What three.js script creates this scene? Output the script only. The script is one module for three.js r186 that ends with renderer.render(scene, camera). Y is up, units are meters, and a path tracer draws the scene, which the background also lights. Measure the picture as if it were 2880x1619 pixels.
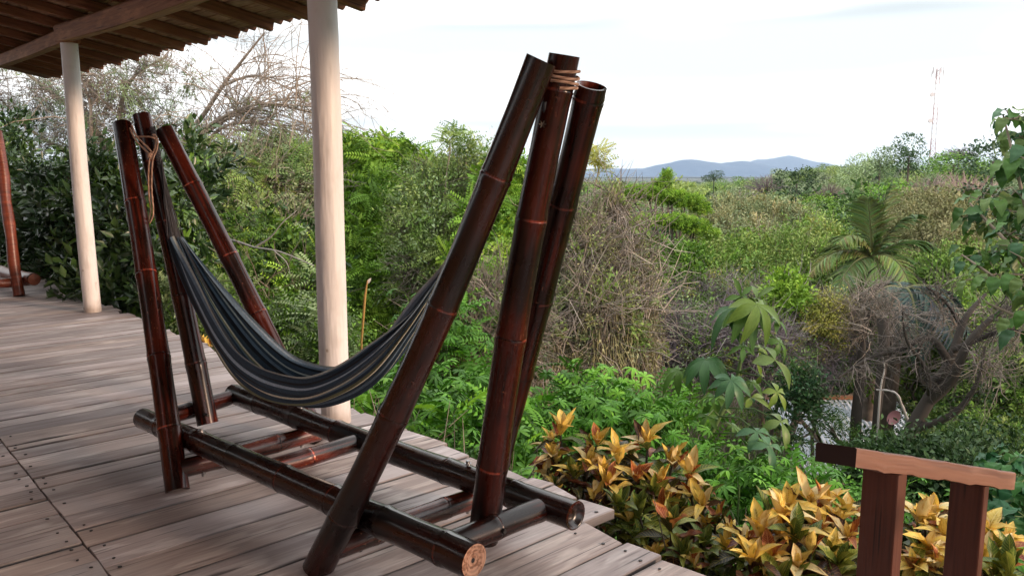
import * as THREE from 'three';
import { mergeGeometries } from 'three/addons/utils/BufferGeometryUtils.js';

// ---------------------------------------------------------------- camera, sky, sun, exposure
const scene = new THREE.Scene();
const camera = new THREE.PerspectiveCamera(39.8, 1024 / 575, 0.05, 14000);
camera.position.set(0, 1.45, 0);
camera.rotation.x = -THREE.MathUtils.degToRad(8.222);
scene.add(camera);
const renderer = new THREE.WebGLRenderer({ antialias: true });
renderer.toneMapping = THREE.LinearToneMapping;
renderer.toneMappingExposure = 1.7;
renderer.shadowMap.enabled = true;

let seed = 12345;
const rnd = () => { seed = (seed + 0x6d2b79f5) | 0; let t = Math.imul(seed ^ (seed >>> 15), 1 | seed); t = (t + Math.imul(t ^ (t >>> 7), 61 | t)) ^ t; return ((t ^ (t >>> 14)) >>> 0) / 4294967296; };
const rr = (a, b) => a + (b - a) * rnd();
const pick = (a) => a[Math.floor(rnd() * a.length)];
const clamp = (x, a, b) => Math.min(b, Math.max(a, x));
const smooth = (a, b, x) => { const t = clamp((x - a) / (b - a), 0, 1); return t * t * (3 - 2 * t); };
const hash = (x, y, s) => { let h = Math.imul(x, 374761393) + Math.imul(y, 668265263) + Math.imul(s, 2147483647 - 12345); h = Math.imul(h ^ (h >>> 13), 1274126177); return ((h ^ (h >>> 16)) >>> 0) / 4294967296; };
function vn(x, y, px, py, s = 1) {                    // value noise that repeats every px by py cells
  const x0 = Math.floor(x), y0 = Math.floor(y), fx = x - x0, fy = y - y0, m = (a, n) => ((a % n) + n) % n;
  const u = fx * fx * (3 - 2 * fx), v = fy * fy * (3 - 2 * fy);
  const a = hash(m(x0, px), m(y0, py), s), b = hash(m(x0 + 1, px), m(y0, py), s), c = hash(m(x0, px), m(y0 + 1, py), s), d = hash(m(x0 + 1, px), m(y0 + 1, py), s);
  return a + (b - a) * u + (c - a) * v + (a - b - c + d) * u * v;
}
function fbm(x, y, px, py, s = 1, oct = 4) {
  let t = 0, a = 0.5, n = 0;
  for (let o = 0; o < oct; o++) { t += a * vn(x, y, px, py, s + o); n += a; a *= 0.5; x *= 2; y *= 2; px *= 2; py *= 2; }
  return t / n;
}

// the sky: a bright white overcast with thin pale bands of cloud low down
{
  const W = 1024, H = 512, data = new Float32Array(W * H * 4);
  for (let j = 0; j < H; j++) for (let i = 0; i < W; i++) {
    const el = ((j + 0.5) / H - 0.5) * 180, k = (j * W + i) * 4, az = i / W;
    const band = smooth(0.5, 0.68, fbm(az * 14, el * 0.42 + 40, 14, 400, 3, 4)) * smooth(0.5, 4, el) * (1 - smooth(14, 30, el));
    const low = 1 - smooth(0, 6, el), hz = 0;
    const b = 0.96 + 0.5 * Math.sin(Math.max(0, el) * Math.PI / 180);
    let r = b * (1 - 0.54 * band) - 0.06 * low, g = b * (1 - 0.495 * band) - 0.015 * low, bl = b * (1 - 0.475 * band) + 0.02 * low;
    if (el < 0) { const d = smooth(0, -8, el); r += (0.1 - r) * d; g += (0.1 - g) * d; bl += (0.08 - bl) * d; }
    data[k] = r; data[k + 1] = g; data[k + 2] = bl; data[k + 3] = 1;
  }
  const sky = new THREE.DataTexture(data, W, H, THREE.RGBAFormat, THREE.FloatType);
  sky.mapping = THREE.EquirectangularReflectionMapping; sky.magFilter = THREE.LinearFilter; sky.minFilter = THREE.LinearFilter; sky.needsUpdate = true;
  scene.background = sky; scene.environment = sky;
}
const sun = new THREE.DirectionalLight(new THREE.Color(1, 0.68, 0.47), 2.1);
sun.position.set(9.3 * 5, 2.0 * 5, 3.7 * 5); sun.target.position.set(0, 0, -4);
sun.castShadow = true; sun.shadow.radius = 14; sun.shadow.mapSize.set(2048, 2048);
Object.assign(sun.shadow.camera, { left: -30, right: 30, top: 20, bottom: -20, near: 1, far: 120 });
scene.add(sun, sun.target);
scene.fog = new THREE.FogExp2(new THREE.Color(0.6, 0.78, 1.0), 0.0001);

// ---------------------------------------------------------------- helpers
const V = (x, y, z) => new THREE.Vector3(x, y, z), V3 = (a) => new THREE.Vector3(a[0], a[1], a[2]);
const A = V(0.6715, 0, 0.741).normalize(), O = V(A.z, 0, -A.x);          // along the deck edge (towards the camera) and outward from it
const dk = (u, w, y = 0) => V(O.x * u + A.x * w, y, O.z * u + A.z * w);
const used = new Map();
function numbered(n) { const k = used.get(n) ?? 0; used.set(n, k + 1); return k ? n + '_' + String(k).padStart(3, '0') : n; }
function tag(o, label, category, group, kind) { if (label) o.userData.label = label; if (category) o.userData.category = category; if (group) o.userData.group = group; if (kind) o.userData.kind = kind; return o; }
function thing(name, p, label, category, group) { const g = new THREE.Group(); g.name = numbered(name); g.position.copy(p); scene.add(g); return tag(g, label, category, group); }
function put(name, geo, mat, parent) {              // a mesh whose geometry is in world coordinates, under its thing
  const m = new THREE.Mesh(geo, mat); m.name = name; m.castShadow = m.receiveShadow = true;
  if (!parent) { m.name = numbered(name); scene.add(m); return m; }
  parent.updateWorldMatrix(true, false);
  const inv = parent.matrixWorld.clone().invert(); inv.decompose(m.position, m.quaternion, m.scale);
  parent.add(m); return m;
}
class MB {                                          // collects triangles
  constructor() { this.p = []; this.t = []; this.c = []; this.i = []; }
  v(p, u = 0, w = 0, c = null) { this.p.push(p.x, p.y, p.z); this.t.push(u, w); c ? this.c.push(c[0], c[1], c[2]) : this.c.push(1, 1, 1); return this.p.length / 3 - 1; }
  f(a, b, c) { this.i.push(a, b, c); }
  q(a, b, c, d) { this.i.push(a, b, c, a, c, d); }
  grid(n, m, fn) { const s = this.p.length / 3; for (let i = 0; i <= n; i++) for (let j = 0; j <= m; j++) { const [p, u, w, c] = fn(i, j); this.v(p, u, w, c); } for (let i = 0; i < n; i++) for (let j = 0; j < m; j++) { const a = s + i * (m + 1) + j; this.q(a, a + 1, a + m + 2, a + m + 1); } return this; }
  tube(pts, radii, sides = 6, uvk = 1, col = null) {
    const s = this.p.length / 3, n = pts.length; let up = V(0, 1, 0), L = 0;
    for (let i = 0; i < n; i++) {
      const d = (i < n - 1 ? pts[i + 1].clone().sub(pts[i]) : pts[i].clone().sub(pts[i - 1])).normalize();
      if (i) L += pts[i].distanceTo(pts[i - 1]);
      if (i === 0 && Math.abs(d.y) > 0.9) up = V(1, 0, 0);
      const a = up.clone().sub(d.clone().multiplyScalar(up.dot(d))).normalize(), b = d.clone().cross(a); up = a;
      const r = Array.isArray(radii) ? radii[i] : radii;
      for (let k = 0; k <= sides; k++) { const th = k / sides * Math.PI * 2; this.v(pts[i].clone().addScaledVector(a, Math.cos(th) * r).addScaledVector(b, Math.sin(th) * r), k / sides * uvk, L, col); }
    }
    for (let i = 0; i < n - 1; i++) for (let k = 0; k < sides; k++) { const a = s + i * (sides + 1) + k; this.q(a, a + 1, a + sides + 2, a + sides + 1); }
    return this;
  }
  box(c, ex, ey, ez, cham = 0) {                    // box about c with half axes ex, ey, ez, its long edges chamfered
    const lx = ex.length(), ly = ey.length(), lz = ez.length(), nx = ex.clone().divideScalar(lx), ny = ey.clone().divideScalar(ly), nz = ez.clone().divideScalar(lz);
    const k = Math.min(cham, ly * 0.45, lz * 0.45) , prof = k ? [[ly, -lz + k], [ly, lz - k], [ly - k, lz], [-ly + k, lz], [-ly, lz - k], [-ly, -lz + k], [-ly + k, -lz], [ly - k, -lz]] : [[ly, -lz], [ly, lz], [-ly, lz], [-ly, -lz]];
    const at = (x, q) => c.clone().addScaledVector(nx, x).addScaledVector(ny, q[0]).addScaledVector(nz, q[1]), n = prof.length, ox = rnd() * 7, oy = rnd() * 7;
    let per = 0;
    for (let e = 0; e < n; e++) { const a = prof[e], b = prof[(e + 1) % n], w = Math.hypot(a[0] - b[0], a[1] - b[1]), s = [this.v(at(-lx, a), ox, oy + per), this.v(at(lx, a), ox + 2 * lx, oy + per), this.v(at(lx, b), ox + 2 * lx, oy + per + w), this.v(at(-lx, b), ox, oy + per + w)]; this.q(...s); per += w; }
    for (const sx of [-1, 1]) { const ring = prof.map((q) => this.v(at(sx * lx, q), ox + q[1], oy + q[0])); for (let e = 1; e < n - 1; e++) sx > 0 ? this.f(ring[0], ring[e + 1], ring[e]) : this.f(ring[0], ring[e], ring[e + 1]); }
    return this;
  }
  geo() {
    const g = new THREE.BufferGeometry();
    g.setAttribute('position', new THREE.Float32BufferAttribute(this.p, 3)); g.setAttribute('uv', new THREE.Float32BufferAttribute(this.t, 2)); g.setAttribute('color', new THREE.Float32BufferAttribute(this.c, 3));
    g.setIndex(this.i); g.computeVertexNormals(); return g;
  }
  build(name, mat, parent) { return put(name, this.geo(), mat, parent); }
}
function tex(w, h, fn, srgb = false) {              // fn(u, v) -> [r, g, b] 0..1, linear unless srgb
  const d = new Uint8Array(w * h * 4);
  for (let j = 0; j < h; j++) for (let i = 0; i < w; i++) { const c = fn((i + 0.5) / w, (j + 0.5) / h), k = (j * w + i) * 4; for (let e = 0; e < 3; e++) { const x = clamp(c[e], 0, 1); d[k + e] = 255 * (srgb ? (x <= 0.0031308 ? 12.92 * x : 1.055 * Math.pow(x, 1 / 2.4) - 0.055) : x); } d[k + 3] = 255; }
  const t = new THREE.DataTexture(d, w, h); t.wrapS = t.wrapT = THREE.RepeatWrapping; t.magFilter = THREE.LinearFilter; t.minFilter = THREE.LinearMipmapLinearFilter; t.generateMipmaps = true;
  if (srgb) t.colorSpace = THREE.SRGBColorSpace; t.needsUpdate = true; return t;
}
const mix3 = (a, b, t) => [a[0] + (b[0] - a[0]) * t, a[1] + (b[1] - a[1]) * t, a[2] + (b[2] - a[2]) * t];
const M = {};
const std = (o) => new THREE.MeshStandardMaterial({ side: THREE.DoubleSide, ...o }), phys = (o) => new THREE.MeshPhysicalMaterial({ side: THREE.DoubleSide, ...o });
const C = (r, g, b) => new THREE.Color().setRGB(r, g, b);

// weathered plank wood: grain along u, two metres per repeat
function woodTex(base, dark, light, s, o = { grain: 0.55 }) {
  const col = tex(1024, 512, (u, v) => {
    const warp = fbm(u * 4, v * 6, 4, 6, s, 3) * 0.35, g = fbm(u * 6, (v + warp * 0.12) * 90, 6, 90, s + 9, 3), fine = vn(u * 24, v * 256, 24, 256, s + 20), blot = fbm(u * 5, v * 7, 5, 7, s + 31, 4), wear = smooth(0.56, 0.75, fbm(u * 9, v * 22, 9, 22, s + 44, 4));
    let c = mix3(base, dark, smooth(0.45, 0.75, g) * o.grain + (1 - blot) * (o.stain ?? 0.3));
    c = mix3(c, light, wear * 0.5 + smooth(0.5, 0.8, blot) * 0.28);
    const k = 0.9 + 0.2 * fine - 0.75 * smooth(0.8, 0.93, vn(u * 7, v * 120, 7, 120, s + 60)) * smooth(0.4, 0.7, fbm(u * 3, v * 30, 3, 30, s + 66, 2));
    return [c[0] * k, c[1] * k, c[2] * k];
  }, true);
  const bump = tex(1024, 512, (u, v) => { const g = fbm(u * 6, v * 90, 6, 90, s + 9, 3), f = vn(u * 24, v * 256, 24, 256, s + 20), x = 0.5 + 0.5 * (g - 0.5) + 0.3 * (f - 0.5); return [x, x, x]; });
  for (const t of [col, bump]) t.repeat.set(0.5, 1);
  return { map: col, bumpMap: bump };
}
const deckTex = woodTex([0.5, 0.435, 0.43], [0.27, 0.225, 0.22], [0.7, 0.66, 0.65], 5, { grain: 0.34, stain: 0.75 });
const deckMats = [[1, 1, 1], [0.96, 0.94, 0.93], [1.24, 1.23, 1.24], [0.84, 0.82, 0.82], [1.08, 1.0, 0.93], [1.15, 1.12, 1.1]].map((c) => std({ ...deckTex, vertexColors: true, color: C(...c), roughness: 0.58, bumpScale: 0.0025 }));
const roofTex = woodTex([0.2, 0.1, 0.055], [0.1, 0.045, 0.025], [0.3, 0.17, 0.1], 105);
M.rafter = std({ ...roofTex, color: C(1.1, 0.9, 0.75), roughness: 0.75, bumpScale: 0.002 });
M.beam = std({ ...roofTex, color: C(1.7, 1.5, 1.3), roughness: 0.7, bumpScale: 0.003 });
M.roofBoard = [0.9, 1.1, 1.3].map((k) => std({ ...roofTex, color: C(k * 1.6, k * 1.9, k * 2.2), roughness: 0.8, bumpScale: 0.002 }));
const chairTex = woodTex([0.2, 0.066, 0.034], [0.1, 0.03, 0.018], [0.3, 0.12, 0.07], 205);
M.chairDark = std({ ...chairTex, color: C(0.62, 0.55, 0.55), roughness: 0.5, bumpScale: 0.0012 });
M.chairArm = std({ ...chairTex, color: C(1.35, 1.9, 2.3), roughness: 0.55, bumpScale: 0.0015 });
M.log = phys({ ...chairTex, color: C(0.95, 0.6, 0.48), roughness: 0.38, bumpScale: 0.003, clearcoat: 0.3, clearcoatRoughness: 0.3 });
// painted post: hand-brushed white with faint lumps
M.post = (() => { const b = tex(256, 512, (u, v) => { const x = 0.6 * fbm(u * 6, v * 10, 6, 10, 71, 4) + 0.4 * fbm(u * 30, v * 14, 30, 14, 75, 2); return [x, x, x]; }); b.repeat.set(1, 0.5);
  const m = tex(256, 512, (u, v) => { const d = smooth(0.55, 0.85, fbm(u * 7, v * 32, 7, 32, 81, 4)) * 0.08 + 0.32 * (1 - smooth(0.004, 0.035, v + 0.02 * (fbm(u * 9, v * 60, 9, 60, 87, 3) - 0.5))) + 0.3 * smooth(0.8, 0.9, vn(u * 14, v * 90, 14, 90, 93)) * smooth(0.6, 0.75, fbm(u * 3, v * 9, 3, 9, 97, 3)); return [0.78 - d, 0.735 - d * 1.05, 0.71 - d * 1.1]; }, true); m.repeat.set(1, 0.25);
  return std({ map: m, bumpMap: b, bumpScale: 0.006, roughness: 0.45 }); })();
// lacquered bamboo: streaks along the stem, one metre per repeat
const bambooTex = (() => {
  const m = tex(256, 1024, (u, v) => {
    const st = fbm(u * 26, v * 3, 26, 3, 201, 3), br = fbm(u * 3, v * 5, 3, 5, 211, 4), sp = smooth(0.88, 0.95, vn(u * 60, v * 90, 60, 90, 221)) * smooth(0.5, 0.7, fbm(u * 5, v * 9, 5, 9, 227, 3));
    let c = mix3([0.011, 0.0048, 0.004], [0.085, 0.016, 0.008], smooth(0.38, 0.72, 0.45 * st + 0.55 * br));
    c = mix3(c, [0.004, 0.002, 0.002], smooth(0.9, 0.96, vn(u * 70, v * 2, 70, 2, 229)) * 0.8); return mix3(c, [0.3, 0.15, 0.09], sp * 0.6);
  }, true);
  const r = tex(128, 512, (u, v) => { const x = 0.12 + 0.26 * fbm(u * 8, v * 10, 8, 10, 231, 4) + 0.08 * vn(u * 64, v * 30, 64, 30, 241); return [x, x, x]; });
  const b = tex(128, 512, (u, v) => { const x = fbm(u * 24, v * 6, 24, 6, 251, 3); return [x, x, x]; });
  return { map: m, roughnessMap: r, bumpMap: b };
})();
M.bamboo = phys({ ...bambooTex, vertexColors: true, color: C(0.62, 0.48, 0.46), roughness: 1, bumpScale: 0.0005, clearcoat: 0.3, clearcoatRoughness: 0.18, specularIntensity: 0.5 });
M.bambooMid = phys({ ...bambooTex, vertexColors: true, color: C(0.95, 0.74, 0.7), roughness: 1, bumpScale: 0.0005, clearcoat: 0.35, clearcoatRoughness: 0.16, specularIntensity: 0.5 });
M.bambooDark = phys({ ...bambooTex, vertexColors: true, color: C(0.32, 0.28, 0.31), roughness: 1, bumpScale: 0.0005, clearcoat: 0.4, clearcoatRoughness: 0.2 });
M.bambooRed = phys({ ...bambooTex, vertexColors: true, color: C(1.7, 1.5, 1.4), roughness: 1, bumpScale: 0.0012, clearcoat: 0.4, clearcoatRoughness: 0.25 });
M.cut = std({ map: tex(128, 128, (u, v) => { const d = Math.hypot(u - 0.5, v - 0.5), n = fbm(u * 12, v * 12, 12, 12, 261, 4); return mix3([0.56, 0.3, 0.19], [0.3, 0.13, 0.07], smooth(0.45, 0.7, n)) .map((x) => x * (0.85 + 0.15 * Math.sin(d * 60))); }, true), roughness: 0.75 });
M.black = std({ color: C(0.012, 0.01, 0.01), roughness: 0.5 });
M.bolt = std({ color: C(0.35, 0.35, 0.36), roughness: 0.35, metalness: 0.8 });
M.rope = std({ map: tex(32, 128, (u, v) => { const x = 0.5 + 0.5 * Math.sin((u * 2 + v * 24) * Math.PI * 2); return mix3([0.3, 0.16, 0.1], [0.6, 0.38, 0.28], x); }, true), roughness: 0.85 });
M.cord = std({ color: C(0.05, 0.05, 0.058), roughness: 0.85 });
M.sheet = std({ map: tex(256, 256, (u, v) => { const n = fbm(u * 6, v * 6, 6, 6, 271, 5); return mix3([0.16, 0.07, 0.06], [0.3, 0.16, 0.13], n); }, true), roughness: 0.6, metalness: 0.1 });
// foliage
const leafMat = (o = {}) => phys({ roughness: 0.5, transmission: 0.2, thickness: 0, specularIntensity: 0.35, ...o });
M.leaf = leafMat(); M.leafGloss = leafMat({ roughness: 0.32, transmission: 0.18, specularIntensity: 0.9 }); M.leafV = leafMat({ vertexColors: true });
const veinTex = tex(128, 256, (u, v) => { const x = Math.abs(u - 0.5) * 2, ribs = Math.abs((((v * 9 - x * 1.6) % 1) + 1) % 1 - 0.5) * 2, vein = Math.max(smooth(0.86, 0.97, ribs) * 0.6, 1 - smooth(0.015, 0.06, x)), n = fbm(u * 6, v * 8, 6, 8, 341, 4), k = 0.62 + 0.5 * n; return mix3([k, k, k * 0.9], [1, 1, 0.85], vein * 0.75).map((q) => q * 0.95); }, true);
M.twig = std({ roughness: 0.9 });
M.bark = std({ map: tex(128, 256, (u, v) => { const n = fbm(u * 8, v * 10, 8, 10, 281, 4); return mix3([0.06, 0.045, 0.035], [0.17, 0.135, 0.11], n); }, true), bumpMap: tex(128, 256, (u, v) => { const x = fbm(u * 14, v * 8, 14, 8, 291, 4); return [x, x, x]; }), bumpScale: 0.01, roughness: 0.95 });
M.barkDark = std({ color: C(0.035, 0.028, 0.023), roughness: 0.95 });
M.barkPale = std({ color: C(0.3, 0.24, 0.19), roughness: 0.9 });
M.barkGrey = std({ color: C(0.4, 0.37, 0.35), roughness: 0.9 });
M.stemGreen = std({ color: C(0.1, 0.16, 0.05), roughness: 0.6 });

// ---------------------------------------------------------------- the ground, sloping away from the deck to the plain
function ground(x, z) {
  const u = x * O.x + z * O.z, d = u - 2.5, far = Math.hypot(x, z);
  let y = d < 0 ? -1.05 + 0.01 * -d : -1.05 - 0.32 * Math.min(d, 14) - 0.06 * clamp(d - 14, 0, 40);
  y += 0.5 * Math.sin(x * 0.21 + 1) * Math.sin(z * 0.17) * smooth(5, 20, far);
  const hx = (x - 112) / 50, hz = (z + 172) / 90; y += 13 * Math.exp(-hx * hx - hz * hz);
  const gx = (x + 14) / 16, gz = (z + 24) / 9; y += 2.2 * Math.exp(-gx * gx - gz * gz);
  return Math.max(y, -8.2) - 0.011 * Math.min(Math.max(far - 60, 0), 1400);
}
M.soil = std({ map: tex(512, 512, (u, v) => { const n = fbm(u * 16, v * 16, 16, 16, 301, 5), l = vn(u * 90, v * 90, 90, 90, 311); return mix3(mix3([0.05, 0.042, 0.026], [0.03, 0.05, 0.016], n), [0.12, 0.09, 0.055], smooth(0.7, 0.9, l) * 0.7); }, true), roughness: 1 });
{
  const b = new MB(), R = 96, S = 128;
  b.grid(R, S, (i, j) => { const r = i === 0 ? 0 : 1.2 * Math.pow(9000 / 1.2, (i - 1) / (R - 1)), a = j / S * Math.PI * 2, x = Math.cos(a) * r, z = Math.sin(a) * r; return [V(x, ground(x, z), z), x * 0.5, z * 0.5]; });
  tag(b.build('ground', M.soil), null, null, null, 'structure');
}
// blue hills along the horizon: three ridges of real size
M.hill = std({ map: tex(256, 256, (u, v) => { const n = fbm(u * 10, v * 10, 10, 10, 321, 5); return mix3([0.04, 0.085, 0.16], [0.07, 0.115, 0.19], n); }, true), roughness: 1 });  // distance haze partly mixed into the blue base colour
function ridge(D, x0, x1, peaks, sd) {
  const b = new MB(), n = 120, m = 10, base = -16;
  b.grid(n, m, (i, j) => {
    const x = x0 + (x1 - x0) * i / n; let h = 0;
    for (const [px, ph, pw] of peaks) h = Math.max(h, ph * Math.exp(-Math.pow((x - px) / pw, 2))) + 0.18 * ph * Math.exp(-Math.pow((x - px) / (pw * 1.6), 2));
    h *= smooth(0, 0.12, i / n) * (1 - smooth(0.88, 1, i / n));
    const t = j / m * 2 - 1, n2 = fbm(x / 260 + 50, t * 3 + 9, 4096, 64, sd, 4);
    return [V(x, base - 10 + Math.max(0, h * (1 - t * t) * (0.72 + 0.5 * n2) + 10), -D - t * 420), x / 300, t * 2];
  });
  return tag(b.build('hills', M.hill), null, null, null, 'structure');
}
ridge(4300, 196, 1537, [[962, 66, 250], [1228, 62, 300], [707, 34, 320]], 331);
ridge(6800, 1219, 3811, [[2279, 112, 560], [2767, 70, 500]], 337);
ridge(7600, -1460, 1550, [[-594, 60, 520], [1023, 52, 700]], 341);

// ---------------------------------------------------------------- the deck: every plank its own board
const deck = tag(thing('deck', dk(0.738, -6, 0)), null, null, null, 'structure');
function plank(u0, u1, w, width, lift, tilt, skew) {
  const b = new MB(), n = 8, th = 0.04, k = 0.004, ox = rnd() * 5, oy = rnd() * 5, hw = width / 2 - rr(0.002, 0.005), ph = rnd() * 9, e0 = rr(-0.004, 0.004), e1 = u1 < 1 ? rr(-0.004, 0.004) : rr(-0.02, 0.02);
  const darkEdge = rr(0.003, 0.01), prof = [[-hw, -th], [-hw, -k], [-hw + k, 0], [-hw + k + darkEdge, 0.0002], [0, 0.0008], [hw - k - darkEdge, 0.0002], [hw - k, 0], [hw, -k], [hw, -th]], tint = [0.2, 0.3, 0.62, 1, 1, 1, 0.62, 0.3, 0.2];  // vertex tint darkens the plank edges so the gaps read dark
  b.grid(n, prof.length - 1, (i, j) => {
    const t = i / n, [a, y] = prof[j], wob = 0.0025 * Math.sin(t * 7 + ph + (a > 0 ? 2 : 0)) * (Math.abs(a) > hw * 0.5 ? 1 : 0);
    const u = u0 + (u1 - u0) * t + (i === n ? e1 * a / hw : i === 0 ? e0 * a / hw : 0);
    return [dk(u, w + a + wob + skew * (u - 1.6), y + lift + tilt * a), ox + u, oy + a + (j === 0 || j === prof.length - 1 ? 0.04 : 0), [tint[j], tint[j], tint[j]]];
  });
  for (const [e, i] of [[0, 0], [1, n]]) { const s = prof.map(([a, y]) => b.v(dk(e ? u1 + e1 * a / hw : u0 + e0 * a / hw, w + a + skew * ((e ? u1 : u0) - 1.6), y + lift + tilt * a), ox + y * 3, oy + a)); for (let j = 1; j < s.length - 1; j++) e ? b.f(s[0], s[j + 1], s[j]) : b.f(s[0], s[j], s[j + 1]); }
  return b.build('plank', pick(deckMats), deck);
}
const nailGeo = new THREE.CylinderGeometry(0.0075, 0.0075, 0.003, 8);
function nail(u, w) { const m = new THREE.Mesh(nailGeo, M.black); m.name = 'nail'; m.position.copy(dk(u, w, 0.0035)).sub(deck.position); m.scale.set(rr(0.7, 1.2), 1, rr(0.6, 1)); deck.add(m); }
{
  const seams = []; let w = -13.55;
  while (w < -4.8) { seams.push(w); w += rr(0.14, 0.23); }
  for (const s of [-4.76, -4.587, -4.4, -4.235, -4.08, -3.866, -3.658, -3.485, -3.3, -3.075, -2.84, -2.64, -2.51, -2.33, -2.145, -1.9, -1.73, -1.53]) seams.push(s);
  w = -1.34; while (w < 2.3) { seams.push(w); w += rr(0.17, 0.21); }
  for (let i = 0; i < seams.length - 1; i++) {
    const c = (seams[i] + seams[i + 1]) / 2, wd = seams[i + 1] - seams[i], far = c < -5;
    const end = c > -2.12 ? 2.335 + rr(-0.015, 0.015) : 2.505 + rr(-0.045, 0.04);
    plank(0.742, c > -2.3 && c < -2.12 ? 2.525 : end, c, wd, rr(-0.0012, 0.0012), rr(-0.006, 0.006), 0.012 * Math.sin(i * 1.7));
    if (!far) for (const a of [-0.28, 0.28]) { if (rnd() < 0.65) nail(0.742 + rr(0.025, 0.05), c + a * wd + rr(-0.015, 0.015)); if (c > -2.3) nail(end - rr(0.07, 0.1), c + a * wd + rr(-0.02, 0.02)); }
  }
  w = -13.55; let i = 0;
  while (w < 2.3) { const wd = rr(0.17, 0.22); plank(-2.0, 0.734, w + wd / 2, wd, rr(-0.002, 0.0005), rr(-0.006, 0.006), 0.012 * Math.sin(++i * 2.3)); if (w > -5.2) for (const a of [-0.27, 0.27]) if (rnd() < 0.65) nail(0.734 - rr(0.03, 0.055), w + wd / 2 + a * wd); w += wd; }
  for (const u of [-1.9, -0.6, 0.738, 2.2]) new MB().box(dk(u, -6, -0.125), A.clone().multiplyScalar(8.3), O.clone().multiplyScalar(0.05), V(0, 0.08, 0)).build('joist', M.rafter, deck);
  for (const u of [-1.9, 2.1]) for (let k = -14; k < 3; k += 3) new MB().tube([dk(u, k, -0.2), dk(u, k, -1.4)], 0.09, 8).build('deck_pile', M.bark, deck);
}

// ---------------------------------------------------------------- the porch roof on its white posts
const EAVE = 3.37, PITCH = 0.186, eaveY = (w) => 2.692 - 0.0285 * (w + 5.05), under = (u, w) => eaveY(w) + PITCH * (EAVE - u);   // underside of the sheets
function post(w, label, top, lean = 0, pu = 2.27) {
  const p = dk(pu, w), g = thing('porch_post', p, label, 'post', 'white round porch posts along the deck edge'), b = new MB(), n = 26, s = 20, ph = rnd() * 9;
  b.grid(n, s, (i, j) => { const t = i / n, y = top * t, a = j / s * Math.PI * 2, r = 0.0845 - 0.004 * t + 0.0035 * (fbm(a / 6.283 * 4, t * 9 + ph, 4, 999, 401, 3) - 0.5) + (i === 0 ? 0.002 : 0); return [V(p.x + Math.cos(a) * r + lean * y + 0.006 * Math.sin(t * 5 + ph), y + 0.002, p.z + Math.sin(a) * r + 0.005 * Math.cos(t * 4 + ph)), a / 6.283, y]; });
  b.build('post_shaft', M.post, g);
  const c = dk(pu, w, top + 0.03); c.x += lean * top;
  new MB().box(c, A.clone().multiplyScalar(0.11), O.clone().multiplyScalar(0.085), V(0, 0.028, 0), 0.006).build('post_cap', M.beam, g);
  return g;
}
const porch = thing('porch_roof', dk(2.27, -6, 2.8), 'brown corrugated porch roof on wooden rafters and beams above the deck', 'roof');
const posts = [[-4.04, 'thick white porch post just behind the middle of the hammock', -0.004], [-9.11, 'white porch post standing at the deck edge beside the mango foliage', -0.012], [-13.45, 'farthest white porch post, beyond the second hammock stand', 0, 2.12]];
for (const [w, l, lean, pu] of posts) post(w, l, under(2.27, w) - 0.335 + (w < -9 ? 0.06 : 0.04), lean, pu);
function beam(u, w0, w1, d, sag) {
  const b = new MB(), n = 14, ox = rnd() * 4, prof = [[-0.06, -d], [0.06, -d + 0.012], [0.068, -0.02], [0.05, 0], [-0.055, -0.005], [-0.066, -0.03], [-0.06, -d]];
  b.grid(n, 6, (i, j) => { const w = w0 + (w1 - w0) * i / n, top = under(u, w) - 0.105 + sag * Math.sin(i / n * 3.14), k = 1 + 0.1 * (fbm(i * 0.5 + ox * 7, j * 0.7, 99, 99, 411, 3) - 0.5); return [dk(u + prof[j][0] * k, w, top + prof[j][1] * k), ox + w, prof[j][0] + prof[j][1]]; });
  for (const i of [0, n]) { const s = prof.slice(0, 6).map(([a, y]) => b.v(dk(u + a, w0 + (w1 - w0) * i / n, under(u, w0 + (w1 - w0) * i / n) - 0.105 + y), a, y)); for (let j = 1; j < 5; j++) b.f(s[0], s[j], s[j + 1]); }
  return b.build('beam', M.beam, porch);
}
beam(2.2, -9.2, -3.9, 0.17, -0.05); beam(2.27, -14.4, -9.215, 0.15, -0.015); beam(2.22, -3.89, 1.8, 0.17, 0); beam(-1.6, -14.4, 1.8, 0.17, 0);
for (const w of [-13.6, -12.85, -12.2, -11.53, -10.8, -10.08, -9.37, -8.68, -8.0, -7.3, -6.6, -5.87, -5.15, -4.45, -3.7, -3.0, -2.3, -1.6, -0.9, -0.2, 0.5, 1.2]) {
  const b = new MB(), u0 = -2.2, u1 = 3.22 + rr(-0.02, 0.02), y = (u) => under(u, w) - 0.02 - 0.045, c = (u0 + u1) / 2, h = (u1 - u0) / 2;
  const dir = V(O.x, -PITCH, O.z); b.box(V(0, 0, 0).add(dk(c, w, y(c) - 0.006)), dir.clone().multiplyScalar(h), A.clone().multiplyScalar(0.03), V(PITCH * O.x, 1, PITCH * O.z).normalize().multiplyScalar(0.045), 0.004);
  b.build('rafter', M.rafter, porch);
}
for (let u = -2.2; u < 3.15;) { const wd = rr(0.13, 0.2), c = u + wd / 2; if (c < 3.18) for (const [w0, w1] of [[-14, -9.02], [-9.02, -3.35], [-3.35, 1.8]]) new MB().box(dk(c, (w0 + w1) / 2, (under(c, w0) + under(c, w1)) / 2 - 0.0105), V(A.x, -0.0285, A.z).multiplyScalar((w1 - w0) / 2 - 0.003), V(O.x, -PITCH, O.z).multiplyScalar(wd / 2 - 0.006), V(0, 0.008, 0), 0.002).build('roof_board', pick(M.roofBoard), porch); u += wd; }
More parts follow.
